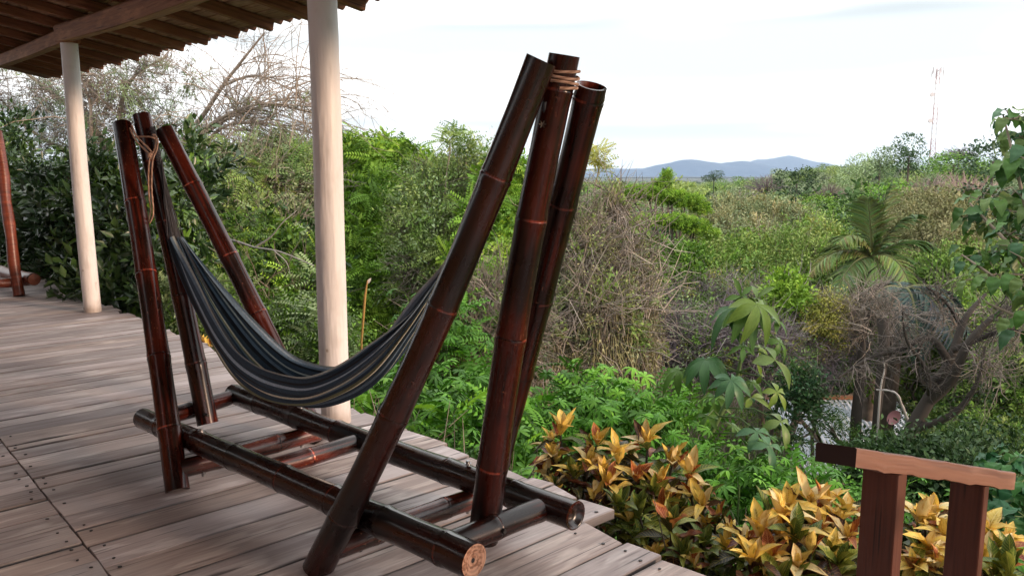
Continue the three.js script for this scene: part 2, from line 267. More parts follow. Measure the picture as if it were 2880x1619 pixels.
{
  for (const [w0, w1, lift] of [[-15.2, -10.4, 0], [-10.46, -5.6, 0.004], [-5.66, -0.9, 0], [-0.96, 2.2, 0.004]]) {
    const b = new MB(), nw = Math.round((w1 - w0) / 0.0125), us = [3.37 + rr(-0.01, 0.015), 3.22, 2.2, 0.6, -1, -2.6];
    b.grid(nw, us.length - 1, (i, j) => { const w = w0 + (w1 - w0) * i / nw, ph = w / 0.177 * Math.PI * 2, s = Math.sin(ph); return [dk(us[j], w, under(us[j], w) + 0.022 + lift + 0.02 * Math.sign(s) * Math.pow(Math.abs(s), 0.8)), w, us[j]]; });
    b.build('roof_sheet', M.sheet, porch);
  }
}

{ // the house wall behind, boarded, closing the porch
  const g = thing('house_wall', dk(-2.15, -5, 0), 'boarded dark wooden house wall closing the back of the porch', 'wall');
  for (let k = 0; k < 44; k++) new MB().box(dk(-2.12, -14.4 + k * 0.4, 1.5), V(0, 1.52, 0), A.clone().multiplyScalar(0.197), O.clone().multiplyScalar(0.012), 0.003).build('board', M.beam, g);
}
// ---------------------------------------------------------------- the bamboo hammock stand
function bamboo(name, mat, p0, p1, r0, r1, parent, o = {}) {
  const b = new MB(), dir = p1.clone().sub(p0), L = dir.length(); dir.normalize();
  const side = Math.abs(dir.y) > 0.8 ? V(1, 0, 0) : V(0, 1, 0), a = side.clone().sub(dir.clone().multiplyScalar(side.dot(dir))).normalize(), c = dir.clone().cross(a);
  const bend = o.bend ?? rr(-0.012, 0.012), bd = rr(0, 6.28), sp = o.nodes ?? 0.36, off = o.off ?? rr(0.1, 0.3), ox = rnd(), oy = rnd() * 4, S = 22;
  const rings = [[0, 1, 0]], nodes = []; let y = off;
  while (y < L - 0.03) { nodes.push(y); for (const [d, k, w] of [[-0.05, 1, 0], [-0.018, 1.03, 0], [-0.005, 1.065, 0], [-0.0015, 1.02, 1], [0.0025, 1.02, 1], [0.007, 1.05, 0], [0.03, 1, 0], [sp * 0.5, 0.975, 0]]) if (y + d > 0.004 && y + d < L - 0.004) rings.push([y + d, k, w]); y += sp * rr(0.85, 1.15); }
  rings.push([L, 1, 0]); rings.sort((p, q) => p[0] - q[0]);
  const at = (t) => p0.clone().addScaledVector(dir, t).addScaledVector(a, bend * Math.cos(bd) * Math.sin(t / L * Math.PI)).addScaledVector(c, bend * Math.sin(bd) * Math.sin(t / L * Math.PI));
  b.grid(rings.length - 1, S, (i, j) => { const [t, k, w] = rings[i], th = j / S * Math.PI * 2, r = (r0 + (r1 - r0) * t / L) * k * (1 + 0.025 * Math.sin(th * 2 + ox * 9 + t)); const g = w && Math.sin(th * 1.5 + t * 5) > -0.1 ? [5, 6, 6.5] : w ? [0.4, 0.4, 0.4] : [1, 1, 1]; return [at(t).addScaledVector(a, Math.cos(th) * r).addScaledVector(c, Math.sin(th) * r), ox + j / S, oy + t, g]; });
  for (const [t, s, r, open] of [[0, 1, r0, o.open0 ?? 0.03], [L, -1, r1, o.open1 ?? 0.03]]) {           // the cut ends: a rim, the hollow and the wall across it
    const prof = [[0, 1], [0, 0.8], [s * open, 0.76], [s * open * 1.15, 0.3], [s * open * 0.95, 0]];
    b.grid(prof.length - 1, S, (i, j) => { const th = j / S * Math.PI * 2, q = r * prof[i][1] * (1 + 0.025 * Math.sin(th * 2 + ox * 9 + t)); return [at(clamp(t, 0, L)).addScaledVector(dir, prof[i][0] * (open > 0 ? 1 : 1)).addScaledVector(a, Math.cos(th) * q).addScaledVector(c, Math.sin(th) * q), ox + j / S, oy + t + prof[i][1] * 0.05, i < 2 ? [2.6, 2.4, 2.2] : [1.5, 1.4, 1.3]]; });
  }
  return b.build(name, mat, parent);
}
const SD = V(0.755, 0, 0.656).normalize(), SN = V(SD.z, 0, -SD.x), st = (along, across, y) => V(SD.x * along + SN.x * across, y, SD.z * along + SN.z * across);
const stand = thing('hammock_stand', st(-2.9, 2.03, 0), 'dark lacquered bamboo hammock stand with two three-legged ends on the deck', 'hammock stand', 'hammock stands on the deck');
const railN = bamboo('rail', M.bambooDark, st(-4.06, 1.752, 0.19), st(-1.705, 1.772, 0.19), 0.053, 0.059, stand, { off: 0.22, nodes: 0.34, bend: 0.008 });
bamboo('rail', M.bambooDark, st(-4.14, 2.305, 0.19), st(-1.66, 2.272, 0.19), 0.055, 0.056, stand, { off: 0.3, nodes: 0.4, bend: 0.006, open1: 0.02 });
{ // the pale sawn end of the near rail
  const e = st(-1.7035, 1.772, 0.19), f = new MB(), a = V(0, 1, 0);
  f.grid(3, 22, (i, j) => { const th = j / 22 * 6.2832, r = [0.057, 0.045, 0.024, 0.0085][i], q = [0, 0.002, -0.006, -0.006][i]; return [e.clone().addScaledVector(SD, q).addScaledVector(a, Math.cos(th) * r).addScaledVector(SN, Math.sin(th) * r), 0.5 + Math.cos(th) * r * 8, 0.5 + Math.sin(th) * r * 8]; });
  put('cut_end', f.geo(), M.cut, railN); railN.children[0].userData.label = 'pale sawn bamboo end with a small round hole';
  const h = new MB(); h.grid(1, 14, (i, j) => { const th = j / 14 * 6.2832, r = i ? 0.0085 : 0; return [e.clone().addScaledVector(SD, -0.0065).addScaledVector(a, Math.cos(th) * r).addScaledVector(SN, Math.sin(th) * r), 0, 0]; }); put('hole', h.geo(), M.black, railN);
}
const R = 0.055;
bamboo('leg', M.bambooDark, st(-2.355, 1.612, 0.0), st(-1.565, 1.937, 1.79), 0.056, 0.05, stand, { off: 0.25, nodes: 0.42, bend: 0.03, open1: 0.11 });
bamboo('leg', M.bamboo, st(-1.905, 2.03, 0.11), st(-1.548, 2.03, 1.813), 0.056, 0.05, stand, { off: 0.3, nodes: 0.44, bend: 0.022, open1: 0.05 });
bamboo('leg', M.bamboo, st(-2.25, 2.415, 0.0), st(-1.51, 2.125, 1.725), 0.052, 0.049, stand, { off: 0.28, nodes: 0.4, bend: 0.014, open1: 0.02 });
bamboo('leg', M.bambooMid, st(-3.455, 1.625, 0.0), st(-4.495, 1.937, 1.709), 0.055, 0.05, stand, { off: 0.3, nodes: 0.43, bend: 0.01 });
bamboo('leg', M.bambooMid, st(-3.915, 2.027, 0.125), st(-4.457, 2.027, 1.763), 0.054, 0.05, stand, { off: 0.33, nodes: 0.38, bend: 0.008, open1: 0.005 });
bamboo('leg', M.bambooMid, st(-3.53, 2.46, 0.0), st(-4.391, 2.117, 1.687), 0.055, 0.05, stand, { off: 0.35, nodes: 0.4, bend: 0.01, open1: 0.005 });
for (const [l0, c0, y0, l1, c1, y1, r, m] of [[-1.85, 1.81, 0.185, -1.80, 2.23, 0.185, 0.047, M.bamboo], [-2.3, 1.63, 0.087, -2.22, 2.36, 0.087, 0.045, M.bambooRed], [-2.965, 1.805, 0.18, -2.95, 2.255, 0.18, 0.043, M.bambooRed], [-3.49, 1.65, 0.087, -3.45, 2.4, 0.087, 0.045, M.bambooRed], [-4.0, 1.81, 0.185, -4.09, 2.25, 0.185, 0.044, M.bamboo]])
  bamboo('crossbar', m, st(l0, c0, y0), st(l1, c1, y1), r, r * 0.97, stand, { off: 0.2, nodes: 0.3, bend: 0.003, open0: 0.004, open1: 0.004 });
function bolt(l, c, y, head = true) { // a bolt through a rail: washer and head on top, thread and nut below
  const b = new MB(), p = st(l, c, y);
  if (head) { b.tube([p.clone(), p.clone().setY(y + 0.004)], 0.015, 12); b.tube([p.clone().setY(y + 0.003), p.clone().setY(y + 0.016)], 0.009, 6); b.tube([p.clone().setY(y + 0.004), p.clone().setY(y + 0.0041)], [0.015, 0.001], 12); b.tube([p.clone().setY(y + 0.016), p.clone().setY(y + 0.0161)], [0.009, 0.0005], 6); }
  b.tube([st(l, c, 0.035), st(l, c, y)], 0.0045, 6); b.tube([st(l, c, 0.044 - 0.012), st(l, c, 0.044)], 0.011, 6);
  b.build('bolt', head ? M.bolt : M.black, stand);
}
bolt(-2.225, 2.28, 0.2475); bolt(-2.3, 1.766, 0.249, false); bolt(-3.46, 1.757, 0.247); bolt(-3.45, 2.295, 0.247);
{ const b = new MB(), p = st(-1.822, 2.0, 0.19); b.tube([p, p.clone().addScaledVector(SD, 0.052)], 0.009, 8); b.tube([p.clone().addScaledVector(SD, 0.052), p.clone().addScaledVector(SD, 0.0522)], [0.009, 0.0005], 8); b.build('bolt', M.black, stand);
  const c = new MB(), q = st(-3.93, 2.0, 0.19); c.tube([q, q.clone().addScaledVector(SD, 0.075)], 0.008, 8); c.tube([q.clone().addScaledVector(SD, 0.075), q.clone().addScaledVector(SD, 0.0752)], [0.008, 0.0005], 8); c.build('bolt', M.black, stand); }
// tan cord lashings at the two apexes
function helix(c, dir, r, turns, rise, th0 = 0, th1 = null) { const a = V(0, 0, 1).sub(dir.clone().multiplyScalar(dir.z)).normalize(), b = dir.clone().cross(a), pts = [], n = Math.round(turns * 22); for (let i = 0; i <= n; i++) { const th = th0 + i / n * turns * 6.2832; pts.push(c.clone().addScaledVector(dir, rise * i / n + 0.004 * Math.sin(th * 1.3)).addScaledVector(a, Math.cos(th) * r).addScaledVector(b, Math.sin(th) * r)); } return pts; }
const spline = (pts, n = 24) => new THREE.CatmullRomCurve3(pts.map(V3)).getPoints(n);
{
  const d = st(-1.548, 2.03, 1.813).sub(st(-1.905, 2.03, 0.11)).normalize(), top = st(-1.548, 2.03, 1.813), g = thing('rope', top.clone().addScaledVector(d, -0.06), 'tan cord wound round the tall middle pole of the right-hand tripod', 'rope');
  new MB().tube(helix(top.clone().addScaledVector(d, -0.1), d, 0.0565, 3.2, 0.055), 0.005, 7).build('cord_winding', M.rope, g);
  new MB().tube(spline([st(-1.58, 1.975, 1.67), st(-1.6, 1.99, 1.6), st(-1.625, 1.985, 1.57)].map((p) => p.toArray())), 0.006, 6).build('cord_end', M.cord, g);
  const k = new MB(); for (let i = 0; i < 6; i++) { const th = i * 1.05, c = st(-1.585, 1.968, 1.6); k.tube([c, c.clone().add(V(Math.cos(th) * 0.012, Math.sin(th) * 0.012, 0.01))], [0.0045, 0.002], 4); } k.build('knot', M.bark, g);
}
{
  const g = thing('rope', V3([-1.885, 1.644, -4.2]), 'tan cord knotted round the left-hand tripod with two long ends hanging', 'rope');
  const S = (pts, r = 0.0045) => new MB().tube(spline(pts, 30), r, 6).build('cord', M.rope, g);
  S([[-1.998, 1.698, -4.25], [-1.948, 1.634, -4.2], [-1.881, 1.582, -4.16], [-1.844, 1.545, -4.14]]);
  S([[-2.017, 1.684, -4.27], [-1.968, 1.621, -4.22], [-1.897, 1.566, -4.17], [-1.855, 1.537, -4.14]]);
  S([[-1.981, 1.636, -4.24], [-1.916, 1.638, -4.2], [-1.854, 1.631, -4.17], [-1.851, 1.62, -4.2]]);
  S([[-1.858, 1.648, -4.2], [-1.83, 1.612, -4.17], [-1.833, 1.561, -4.15], [-1.843, 1.521, -4.13], [-1.86, 1.379, -4.13], [-1.861, 1.236, -4.13], [-1.885, 1.194, -4.14]]);
  S([[-1.875, 1.649, -4.22], [-1.845, 1.611, -4.18], [-1.845, 1.561, -4.15], [-1.859, 1.525, -4.13], [-1.876, 1.359, -4.13], [-1.877, 1.256, -4.14], [-1.897, 1.202, -4.15]]);
  const k = new MB(); k.grid(8, 12, (i, j) => { const a = i / 8 * Math.PI, b = j / 12 * 6.2832, c = V3([-1.861, 1.537, -4.14]); return [c.add(V(Math.sin(a) * Math.cos(b) * 0.014, Math.cos(a) * 0.017, Math.sin(a) * Math.sin(b) * 0.014)), i / 8, j / 40]; }); k.build('knot', M.rope, g);
}
// ---------------------------------------------------------------- the striped hammock
{
  const g = thing('hammock', st(-3.2, 2.03, 0.4), 'striped navy, grey and cream cloth hammock slung inside the bamboo stand', 'hammock');
  const lerpT = (T, x) => { let i = 0; while (i < T.length - 2 && x > T[i + 1][0]) i++; const p0 = T[Math.max(i - 1, 0)], p1 = T[i], p2 = T[i + 1], p3 = T[Math.min(i + 2, T.length - 1)], t = clamp((x - p1[0]) / (p2[0] - p1[0]), 0, 1), h = p2[0] - p1[0], m1 = (p2[1] - p0[1]) / (p2[0] - p0[0]) * h, m2 = (p3[1] - p1[1]) / (p3[0] - p1[0]) * h; return (2 * t ** 3 - 3 * t * t + 1) * p1[1] + (t ** 3 - 2 * t * t + t) * m1 + (3 * t * t - 2 * t ** 3) * p2[1] + (t ** 3 - t * t) * m2; };
  const low = [[-4.17, 1.1], [-4.01, 0.857], [-3.826, 0.646], [-3.573, 0.456], [-3.293, 0.386], [-2.969, 0.408], [-2.704, 0.498], [-2.462, 0.643], [-2.266, 0.85], [-2.076, 1.082]];
  const far = [[-4.2, 1.115], [-3.965, 0.931], [-3.63, 0.71], [-3.355, 0.573], [-3.126, 0.549], [-2.91, 0.58], [-2.735, 0.657], [-2.544, 0.807], [-2.36, 0.97], [-2.203, 1.085], [-2.083, 1.19]];
  const near = [[-4.1, 1.12], [-3.8, 0.94], [-3.587, 0.78], [-3.4, 0.66], [-3.2, 0.6], [-3.0, 0.585], [-2.805, 0.6], [-2.6, 0.68], [-2.4, 0.8], [-2.198, 0.935], [-2.034, 1.118]];
  const at3 = (T, s) => { const x = T[0][0] + (T[T.length - 1][0] - T[0][0]) * s; return [x, lerpT(T, x)]; };
  const N = 90, K = 84, b = new MB();
  const surf = (s, t) => {                           // t -1 near edge .. 0 lowest .. 1 far edge
    const l = at3(low, s), n = at3(near, s), f = at3(far, s), wd = 0.045 + 0.092 * Math.pow(Math.sin(Math.PI * clamp(s, 0.001, 0.999)), 0.8), e = t < 0 ? n : f, q = Math.abs(t);
    const c = Math.sin(q * Math.PI / 2), y = l[1] + (e[1] - l[1]) * (1 - Math.cos(q * Math.PI / 2)), x = l[0] + (e[0] - l[0]) * (1 - Math.cos(q * Math.PI / 2));
    const fold = 0.012 * Math.sin(t * 19 + s * 3) * (0.35 + 0.65 * Math.abs(2 * s - 1)) + 0.007 * Math.sin(t * 41 + 1 - s * 5) + 0.005 * Math.sin(t * 9 + s * 11);
    const nx = Math.sign(t) * c, ny = -(1 - q * 0.8);
    return st(x, 2.03 + Math.sign(t) * c * wd * (t < 0 ? 0.95 : 1.05) + nx * fold, y + ny * fold * 1.1);
  };
  b.grid(N, K, (i, j) => { const s = i / N, t = j / K * 2 - 1; return [surf(s, t), j / K, s * 2.6]; });
  const stripes = []; { const pal = { n: [0.032, 0.062, 0.1], b: [0.15, 0.23, 0.32], g: [0.44, 0.5, 0.49], c: [0.68, 0.67, 0.55], o: [0.19, 0.21, 0.12], k: [0.012, 0.017, 0.026], t: [0.36, 0.46, 0.57] }; for (const [k, w] of 'g3 b2 n5 k3 n4 t2 n5 k3 n3 c2 b3 n6 o3 c4 o3 n5 k3 b3 n4 c3 n5 k3 t2 b3 n7 k3 n4 b2 o2 c2 n6 k4 b3 n5 g2 n6 k3 b3 t2 g2'.split(' ').map((x) => [x[0], +x.slice(1)])) for (let i = 0; i < w * 4; i++) stripes.push(pal[k]); }
  M.cloth = phys({ map: tex(512, 256, (u, v) => { const c = stripes[Math.floor(u * stripes.length)], k = 0.8 + 0.4 * vn(u * 256, v * 128, 256, 128, 501); return [c[0] * k, c[1] * k, c[2] * k]; }, true), bumpMap: tex(256, 256, (u, v) => { const x = 0.5 + 0.5 * Math.sin(u * 256 * 3.1416) * Math.sin(v * 256 * 3.1416); return [x, x, x]; }), bumpScale: 0.0006, roughness: 0.8, });
  M.cloth.map.wrapS = THREE.ClampToEdgeWrapping;
  b.build('cloth', M.cloth, g);
  // the strings that gather each end to a loop on the pole
  for (const [s, hook] of [[0, V3([-1.898, 1.514, -4.338])], [1, V3([0.003, 1.587, -2.687])]]) {
    for (let k = 0; k < 24; k++) { const p = surf(s, k / 23 * 1.9 - 0.95), m = p.clone().lerp(hook, 0.5).add(V(rr(-0.008, 0.008), -0.012 + rr(-0.01, 0.01), rr(-0.008, 0.008))); new MB().tube([p, m, hook.clone().add(V(rr(-0.01, 0.01), rr(-0.06, 0.02), rr(-0.01, 0.01)))], 0.0026, 4).build('string', M.cord, g); }
    const q = hook.clone().add(s ? st(0.1, 0, 0.12) : st(-0.06, 0, 0.18)), l = new MB(); for (let k = 0; k < 3; k++) { const pts = []; for (let i = 0; i <= 14; i++) { const t = i / 14; pts.push(hook.clone().lerp(q, t).add(V(Math.cos(t * 30 + k * 2.1) * 0.011, -0.03 * (1 - t), Math.sin(t * 30 + k * 2.1) * 0.011))); } l.tube(pts, 0.0085, 6); } l.build('braided_loop', M.cord, g);
  }
}
// ---------------------------------------------------------------- the second stand at the far end of the deck, of reddish logs
{
  const g = thing('hammock_stand', V3([-5.874, 0, -9.341]), 'reddish log hammock stand half out of view at the far end of the deck', 'hammock stand', 'hammock stands on the deck');
  const log = (name, p, q, r) => { const b = new MB(), n = 14, pts = [], rad = [], ph = rnd() * 9; for (let i = 0; i <= n; i++) { pts.push(p.clone().lerp(q, i / n).add(V(0.008 * Math.sin(i * 1.1 + ph), 0.004 * Math.sin(i + ph), 0.008 * Math.cos(i * 0.8 + ph)))); rad.push(r * (1 + 0.07 * Math.sin(i * 1.9 + ph))); } b.tube(pts, rad, 14, 0.3); b.tube([q, q.clone().add(q.clone().sub(p).normalize().multiplyScalar(0.001))], [r, 0.002], 14, 0.3); b.tube([p, p.clone().add(p.clone().sub(q).normalize().multiplyScalar(0.001))], [r, 0.002], 14, 0.3); return b.build(name, M.log, g); };
  const f = V3([-5.874, 0, -9.341]), d = SD.clone(), n = SN.clone();
  log('leg', f.clone(), V3([-6.207, 1.948, -9.75]), 0.062);
  const railA = f.clone().addScaledVector(n, 0.14).addScaledVector(d, 0.14).setY(0.2);
  log('rail', railA.clone().addScaledVector(d, -2.3), railA, 0.07);
  log('crossbar', railA.clone().addScaledVector(d, -0.25).addScaledVector(n, -0.7).setY(0.16), railA.clone().addScaledVector(d, -0.25).addScaledVector(n, 0.05).setY(0.16), 0.055);
  log('rail', railA.clone().addScaledVector(n, -0.62).addScaledVector(d, -2.3), railA.clone().addScaledVector(n, -0.62).addScaledVector(d, -0.15), 0.065);
}
// ---------------------------------------------------------------- the wooden chair at the right
{
  const c = V3([0.831, 0.795, -1.84]), g = thing('wooden_chair', c.clone().setY(0), 'reddish brown wooden armchair partly out of view, its arm on two upright boards', 'chair');
  const P = V(0.906, 0, -0.423), Q = V(-0.423, 0, -0.906), slope = -0.265, th = 0.05, roll = -0.2;
  const at = (p, q, y) => c.clone().addScaledVector(P, p).addScaledVector(Q, q).add(V(0, slope * p + roll * q + y, 0));
  const wob = (x) => 0.0022 * Math.sin(x * 41) + 0.0018 * Math.sin(x * 97 + 1);
  { const b = new MB(), n = 26, L = 0.66, out = (t) => 0.125 * (1 - 0.3 * t) , ang = (t) => t > 0.93 ? (t - 0.93) / 0.07 : 0;
    const sec = (t) => { const p = t * L, cut = 0.035 * ang(t) ** 2, f = wob(p), o = out(t) - cut; return [[cut, -th + f], [cut - 0.001, -0.004 + f * 0.6], [cut + 0.004, f * 0.5], [o - 0.004, f * 0.3], [o, -0.004], [o, -th], [cut, -th + f]].map(([q, y]) => at(p, q, y)); };
    b.grid(n, 6, (i, j) => { const t = i / n; return [sec(t)[j], 3 + t * L, [0, 0.035, 0.04, 0.125, 0.13, 0.165, 0.255][j]]; });
    for (const t of [1]) { const s = sec(t).slice(0, 6).map((p, i) => b.v(p, i * 0.02, 1)); for (let i = 1; i < 5; i++) b.f(s[0], s[i], s[i + 1]); }
    const s = sec(0).slice(0, 6).map((p, i) => b.v(p, i * 0.02, 1.4)); for (let i = 1; i < 5; i++) b.f(s[0], s[i + 1], s[i]);
    b.build('armrest', M.chairArm, g); const e = new MB(), q = sec(0).slice(0, 6).map((p, i) => e.v(p.clone().addScaledVector(P, -0.0015), i * 0.02, 1.4)); for (let i = 1; i < 5; i++) e.f(q[0], q[i + 1], q[i]); put('shaded_end', e.geo(), std({ color: C(0.03, 0.012, 0.01), roughness: 0.7 }), g.children[0]); }  // thin plate over the arm end, its shade put into the near-black colour
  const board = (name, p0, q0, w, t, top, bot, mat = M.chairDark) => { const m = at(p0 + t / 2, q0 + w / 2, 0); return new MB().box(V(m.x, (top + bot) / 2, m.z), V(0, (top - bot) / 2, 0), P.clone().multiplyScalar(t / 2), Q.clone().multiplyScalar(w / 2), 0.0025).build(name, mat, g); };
  const y = c.y;
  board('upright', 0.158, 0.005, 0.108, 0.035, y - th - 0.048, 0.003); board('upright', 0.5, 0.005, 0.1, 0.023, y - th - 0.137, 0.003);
  // seat and the other arm, nearer than the picture reaches
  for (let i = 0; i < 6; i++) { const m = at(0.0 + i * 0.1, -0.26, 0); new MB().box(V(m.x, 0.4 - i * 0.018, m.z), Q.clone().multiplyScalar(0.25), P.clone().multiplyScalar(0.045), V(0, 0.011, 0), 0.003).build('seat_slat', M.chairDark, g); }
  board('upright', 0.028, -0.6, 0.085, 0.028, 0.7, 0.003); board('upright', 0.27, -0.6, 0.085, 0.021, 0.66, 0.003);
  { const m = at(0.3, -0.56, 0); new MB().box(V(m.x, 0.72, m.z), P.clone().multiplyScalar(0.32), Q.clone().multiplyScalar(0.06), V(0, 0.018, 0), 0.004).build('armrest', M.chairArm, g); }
}

// ================================================================ vegetation
// small leaf shapes; every one is real geometry in metres
const UP = V(0, 1, 0);
function blade(b, p, d, nrm, L, W, o = {}) {         // a folded, curved leaf from p along d, its face towards nrm
  const n = o.n ?? 4, fold = o.fold ?? 0.25, curl = o.curl ?? 0.3, side = d.clone().cross(nrm).normalize(), up = side.clone().cross(d).normalize(), c = o.c ?? null, peak = o.peak ?? 0.45, s = b.p.length / 3;
  const prof = (t) => Math.pow(Math.sin(Math.PI * Math.pow(t, Math.log(0.5) / Math.log(peak))), 0.85);
  for (let i = 0; i <= n; i++) {
    const t = i / n, w = i === 0 ? W * 0.04 : i === n ? 0.0005 : W * 0.5 * Math.max(prof(t), 0.02), q = p.clone().addScaledVector(d, L * t * (1 - curl * 0.25 * t)).addScaledVector(up, -curl * L * t * t), wv = (o.wave ?? 0) * Math.sin(t * 17 + (o.ph ?? 0));
    b.v(q.clone().addScaledVector(side, -w).addScaledVector(up, w * fold * 2 + wv * w), 0, t, c); b.v(q, 0.5, t, c); b.v(q.clone().addScaledVector(side, w).addScaledVector(up, w * fold * 2 - wv * w), 1, t, c);
  }
  for (let i = 0; i < n; i++) { const a = s + i * 3; b.q(a, a + 1, a + 4, a + 3); b.q(a + 1, a + 2, a + 5, a + 4); }
  return b;
}
function dia(b, p, d, nrm, L, W, c = null) {         // the smallest leaf: two bent triangles
  const side = d.clone().cross(nrm).normalize(), up = side.clone().cross(d), m = p.clone().addScaledVector(d, L * 0.45);
  const a = b.v(p, 0.5, 0, c), e = b.v(p.clone().addScaledVector(d, L).addScaledVector(up, -L * 0.15), 0.5, 1, c), l = b.v(m.clone().addScaledVector(side, -W / 2).addScaledVector(up, W * 0.15), 0, 0.5, c), r = b.v(m.clone().addScaledVector(side, W / 2).addScaledVector(up, W * 0.15), 1, 0.5, c);
  b.f(a, e, l); b.f(a, r, e);
}
const rdir = () => { const z = rr(-1, 1), a = rr(0, 6.2832), s = Math.sqrt(1 - z * z); return V(Math.cos(a) * s, z, Math.sin(a) * s); };
const jit = (d, k) => d.clone().addScaledVector(rdir(), k).normalize();
const perp = (d) => { const r = rdir(); return r.sub(d.clone().multiplyScalar(r.dot(d))).normalize(); };
// sprays point along +y, about half a metre to a metre long
function spray(make, seedv) { const keep = seed; seed = seedv; const b = new MB(); make(b); seed = keep; return b.geo(); }
const G = {};
G.leafy = [1, 2, 3].map((s) => spray((b) => { for (let i = 0; i < 26; i++) { const t = rr(0.1, 1), p = V(rr(-0.16, 0.16) * t, t * 0.42, rr(-0.16, 0.16) * t); dia(b, p, jit(V(p.x * 3, 0.5, p.z * 3).normalize(), 0.7), jit(UP, 0.5), rr(0.09, 0.15), rr(0.045, 0.07)); } b.tube([V(0, 0, 0), V(0.02, 0.2, 0), V(0, 0.42, 0.02)], [0.005, 0.003, 0.001], 3); }, 900 + s));
G.small = [1, 2, 3].map((s) => spray((b) => { for (let i = 0; i < 44; i++) { const t = rr(0.05, 1), p = V(rr(-0.2, 0.2) * t, t * 0.5, rr(-0.2, 0.2) * t); dia(b, p, jit(V(p.x * 2, 0.3, p.z * 2).normalize(), 0.9), jit(UP, 0.6), rr(0.04, 0.075), rr(0.022, 0.034)); } for (let k = 0; k < 4; k++) b.tube([V(0, 0, 0), V(rr(-0.1, 0.1), 0.25, rr(-0.1, 0.1)), V(rr(-0.2, 0.2), 0.5, rr(-0.2, 0.2))], [0.004, 0.003, 0.001], 3); }, 910 + s));
function frondlet(b, p, d, nrm, L, pairs, ll, lw) { const side = d.clone().cross(nrm).normalize(); for (let i = 0; i < pairs; i++) { const t = (i + 1) / pairs, q = p.clone().addScaledVector(d, L * t).addScaledVector(nrm, -0.35 * L * t * t); for (const s of [-1, 1]) dia(b, q, side.clone().multiplyScalar(s).addScaledVector(d, 0.45).addScaledVector(nrm, -0.15).normalize(), nrm, ll * (1 - 0.4 * Math.abs(t - 0.4)) * rr(0.9, 1.1), lw); } }
G.feather = [1, 2, 3].map((s) => spray((b) => { for (let i = 0; i < 6; i++) { const th = i * 1.05 + rr(-0.3, 0.3), d = V(Math.cos(th), rr(0.25, 0.9), Math.sin(th)).normalize(), n = d.clone().cross(UP).cross(d).normalize(); frondlet(b, V(0, i * 0.06, 0), d, n, rr(0.3, 0.44), 9, 0.09, 0.03); } b.tube([V(0, -0.1, 0), V(0, 0.4, 0)], [0.006, 0.002], 3); }, 920 + s));
G.twigs = [1, 2, 3].map((s) => spray((b) => { for (let i = 0; i < 11; i++) { let p = V(rr(-0.12, 0.12), 0, rr(-0.12, 0.12)), d = jit(UP, 0.7); const pts = [p.clone()], L = rr(0.35, 0.75); for (let k = 0; k < 4; k++) { d = jit(d, 0.42); p = p.clone().addScaledVector(d, L / 4); pts.push(p); } b.tube(pts, [0.0065, 0.005, 0.004, 0.003, 0.0012], 3); if (rnd() < 0.8) { const q = pts[2], e = jit(d, 0.8); b.tube([q, q.clone().addScaledVector(e, L * 0.2), q.clone().addScaledVector(jit(e, 0.5), L * 0.4)], [0.004, 0.003, 0.001], 3); } } }, 930 + s));
G.hang = [1, 2, 3].map((s) => spray((b) => { for (let i = 0; i < 8; i++) { let p = V(rr(-0.12, 0.12), 0, rr(-0.12, 0.12)); const pts = [p], L = rr(0.4, 0.95); for (let k = 0; k < 5; k++) { p = p.clone().add(V(rr(-0.04, 0.04), -L / 5, rr(-0.04, 0.04))); pts.push(p); for (let m = 0; m < 2; m++) if (rnd() < 0.7) dia(b, p, jit(V(rr(-1, 1), -0.6, rr(-1, 1)).normalize(), 0.4), jit(UP, 0.9), rr(0.03, 0.06), rr(0.014, 0.026)); } b.tube(pts, 0.0035, 3); } }, 940 + s));
G.mango = [1, 2].map((s) => spray((b) => { for (let i = 0; i < 11; i++) { const th = i * 2.4, el = 0.75 - i * 0.11 + rr(-0.15, 0.15), d = V(Math.cos(th) * Math.cos(el), Math.sin(el), Math.sin(th) * Math.cos(el)); blade(b, V(0, 0.1 - i * 0.012, 0), d, d.clone().cross(UP).cross(d).normalize(), rr(0.17, 0.27), rr(0.045, 0.065), { n: 4, curl: rr(0.25, 0.6), fold: 0.22 }); } b.tube([V(0, -0.3, 0), V(0, 0.1, 0)], [0.008, 0.004], 4); }, 950 + s));
function palm7(b, p, d, nrm, R0, lobes = 7, wk = 0.23, droop = 0.4, n = 3) { const side = d.clone().cross(nrm).normalize(); for (let k = 0; k < lobes; k++) { const a = (k - (lobes - 1) / 2) / ((lobes - 1) / 2) * 2.3, e = d.clone().multiplyScalar(Math.cos(a)).addScaledVector(side, Math.sin(a)).normalize(); blade(b, p, e, nrm, R0 * (1 - 0.16 * Math.abs(a)) * rr(0.92, 1.08), R0 * wk, { n, curl: droop * rr(0.7, 1.3), fold: 0.15, peak: 0.55 }); } }
G.cassava = [1, 2].map((s) => spray((b) => { for (let i = 0; i < 7; i++) { const th = i * 2.4 + rr(-0.3, 0.3), d = V(Math.cos(th), rr(0.1, 0.7), Math.sin(th)).normalize(), p = V(0, i * 0.045, 0), e = p.clone().addScaledVector(d, rr(0.14, 0.22)); b.tube([p, e], [0.0035, 0.002], 3); palm7(b, e, d.clone().setY(d.y - 0.5).normalize(), jit(UP, 0.25), rr(0.11, 0.16)); } b.tube([V(0, -0.4, 0), V(0, 0.32, 0)], [0.008, 0.003], 4); }, 960 + s));

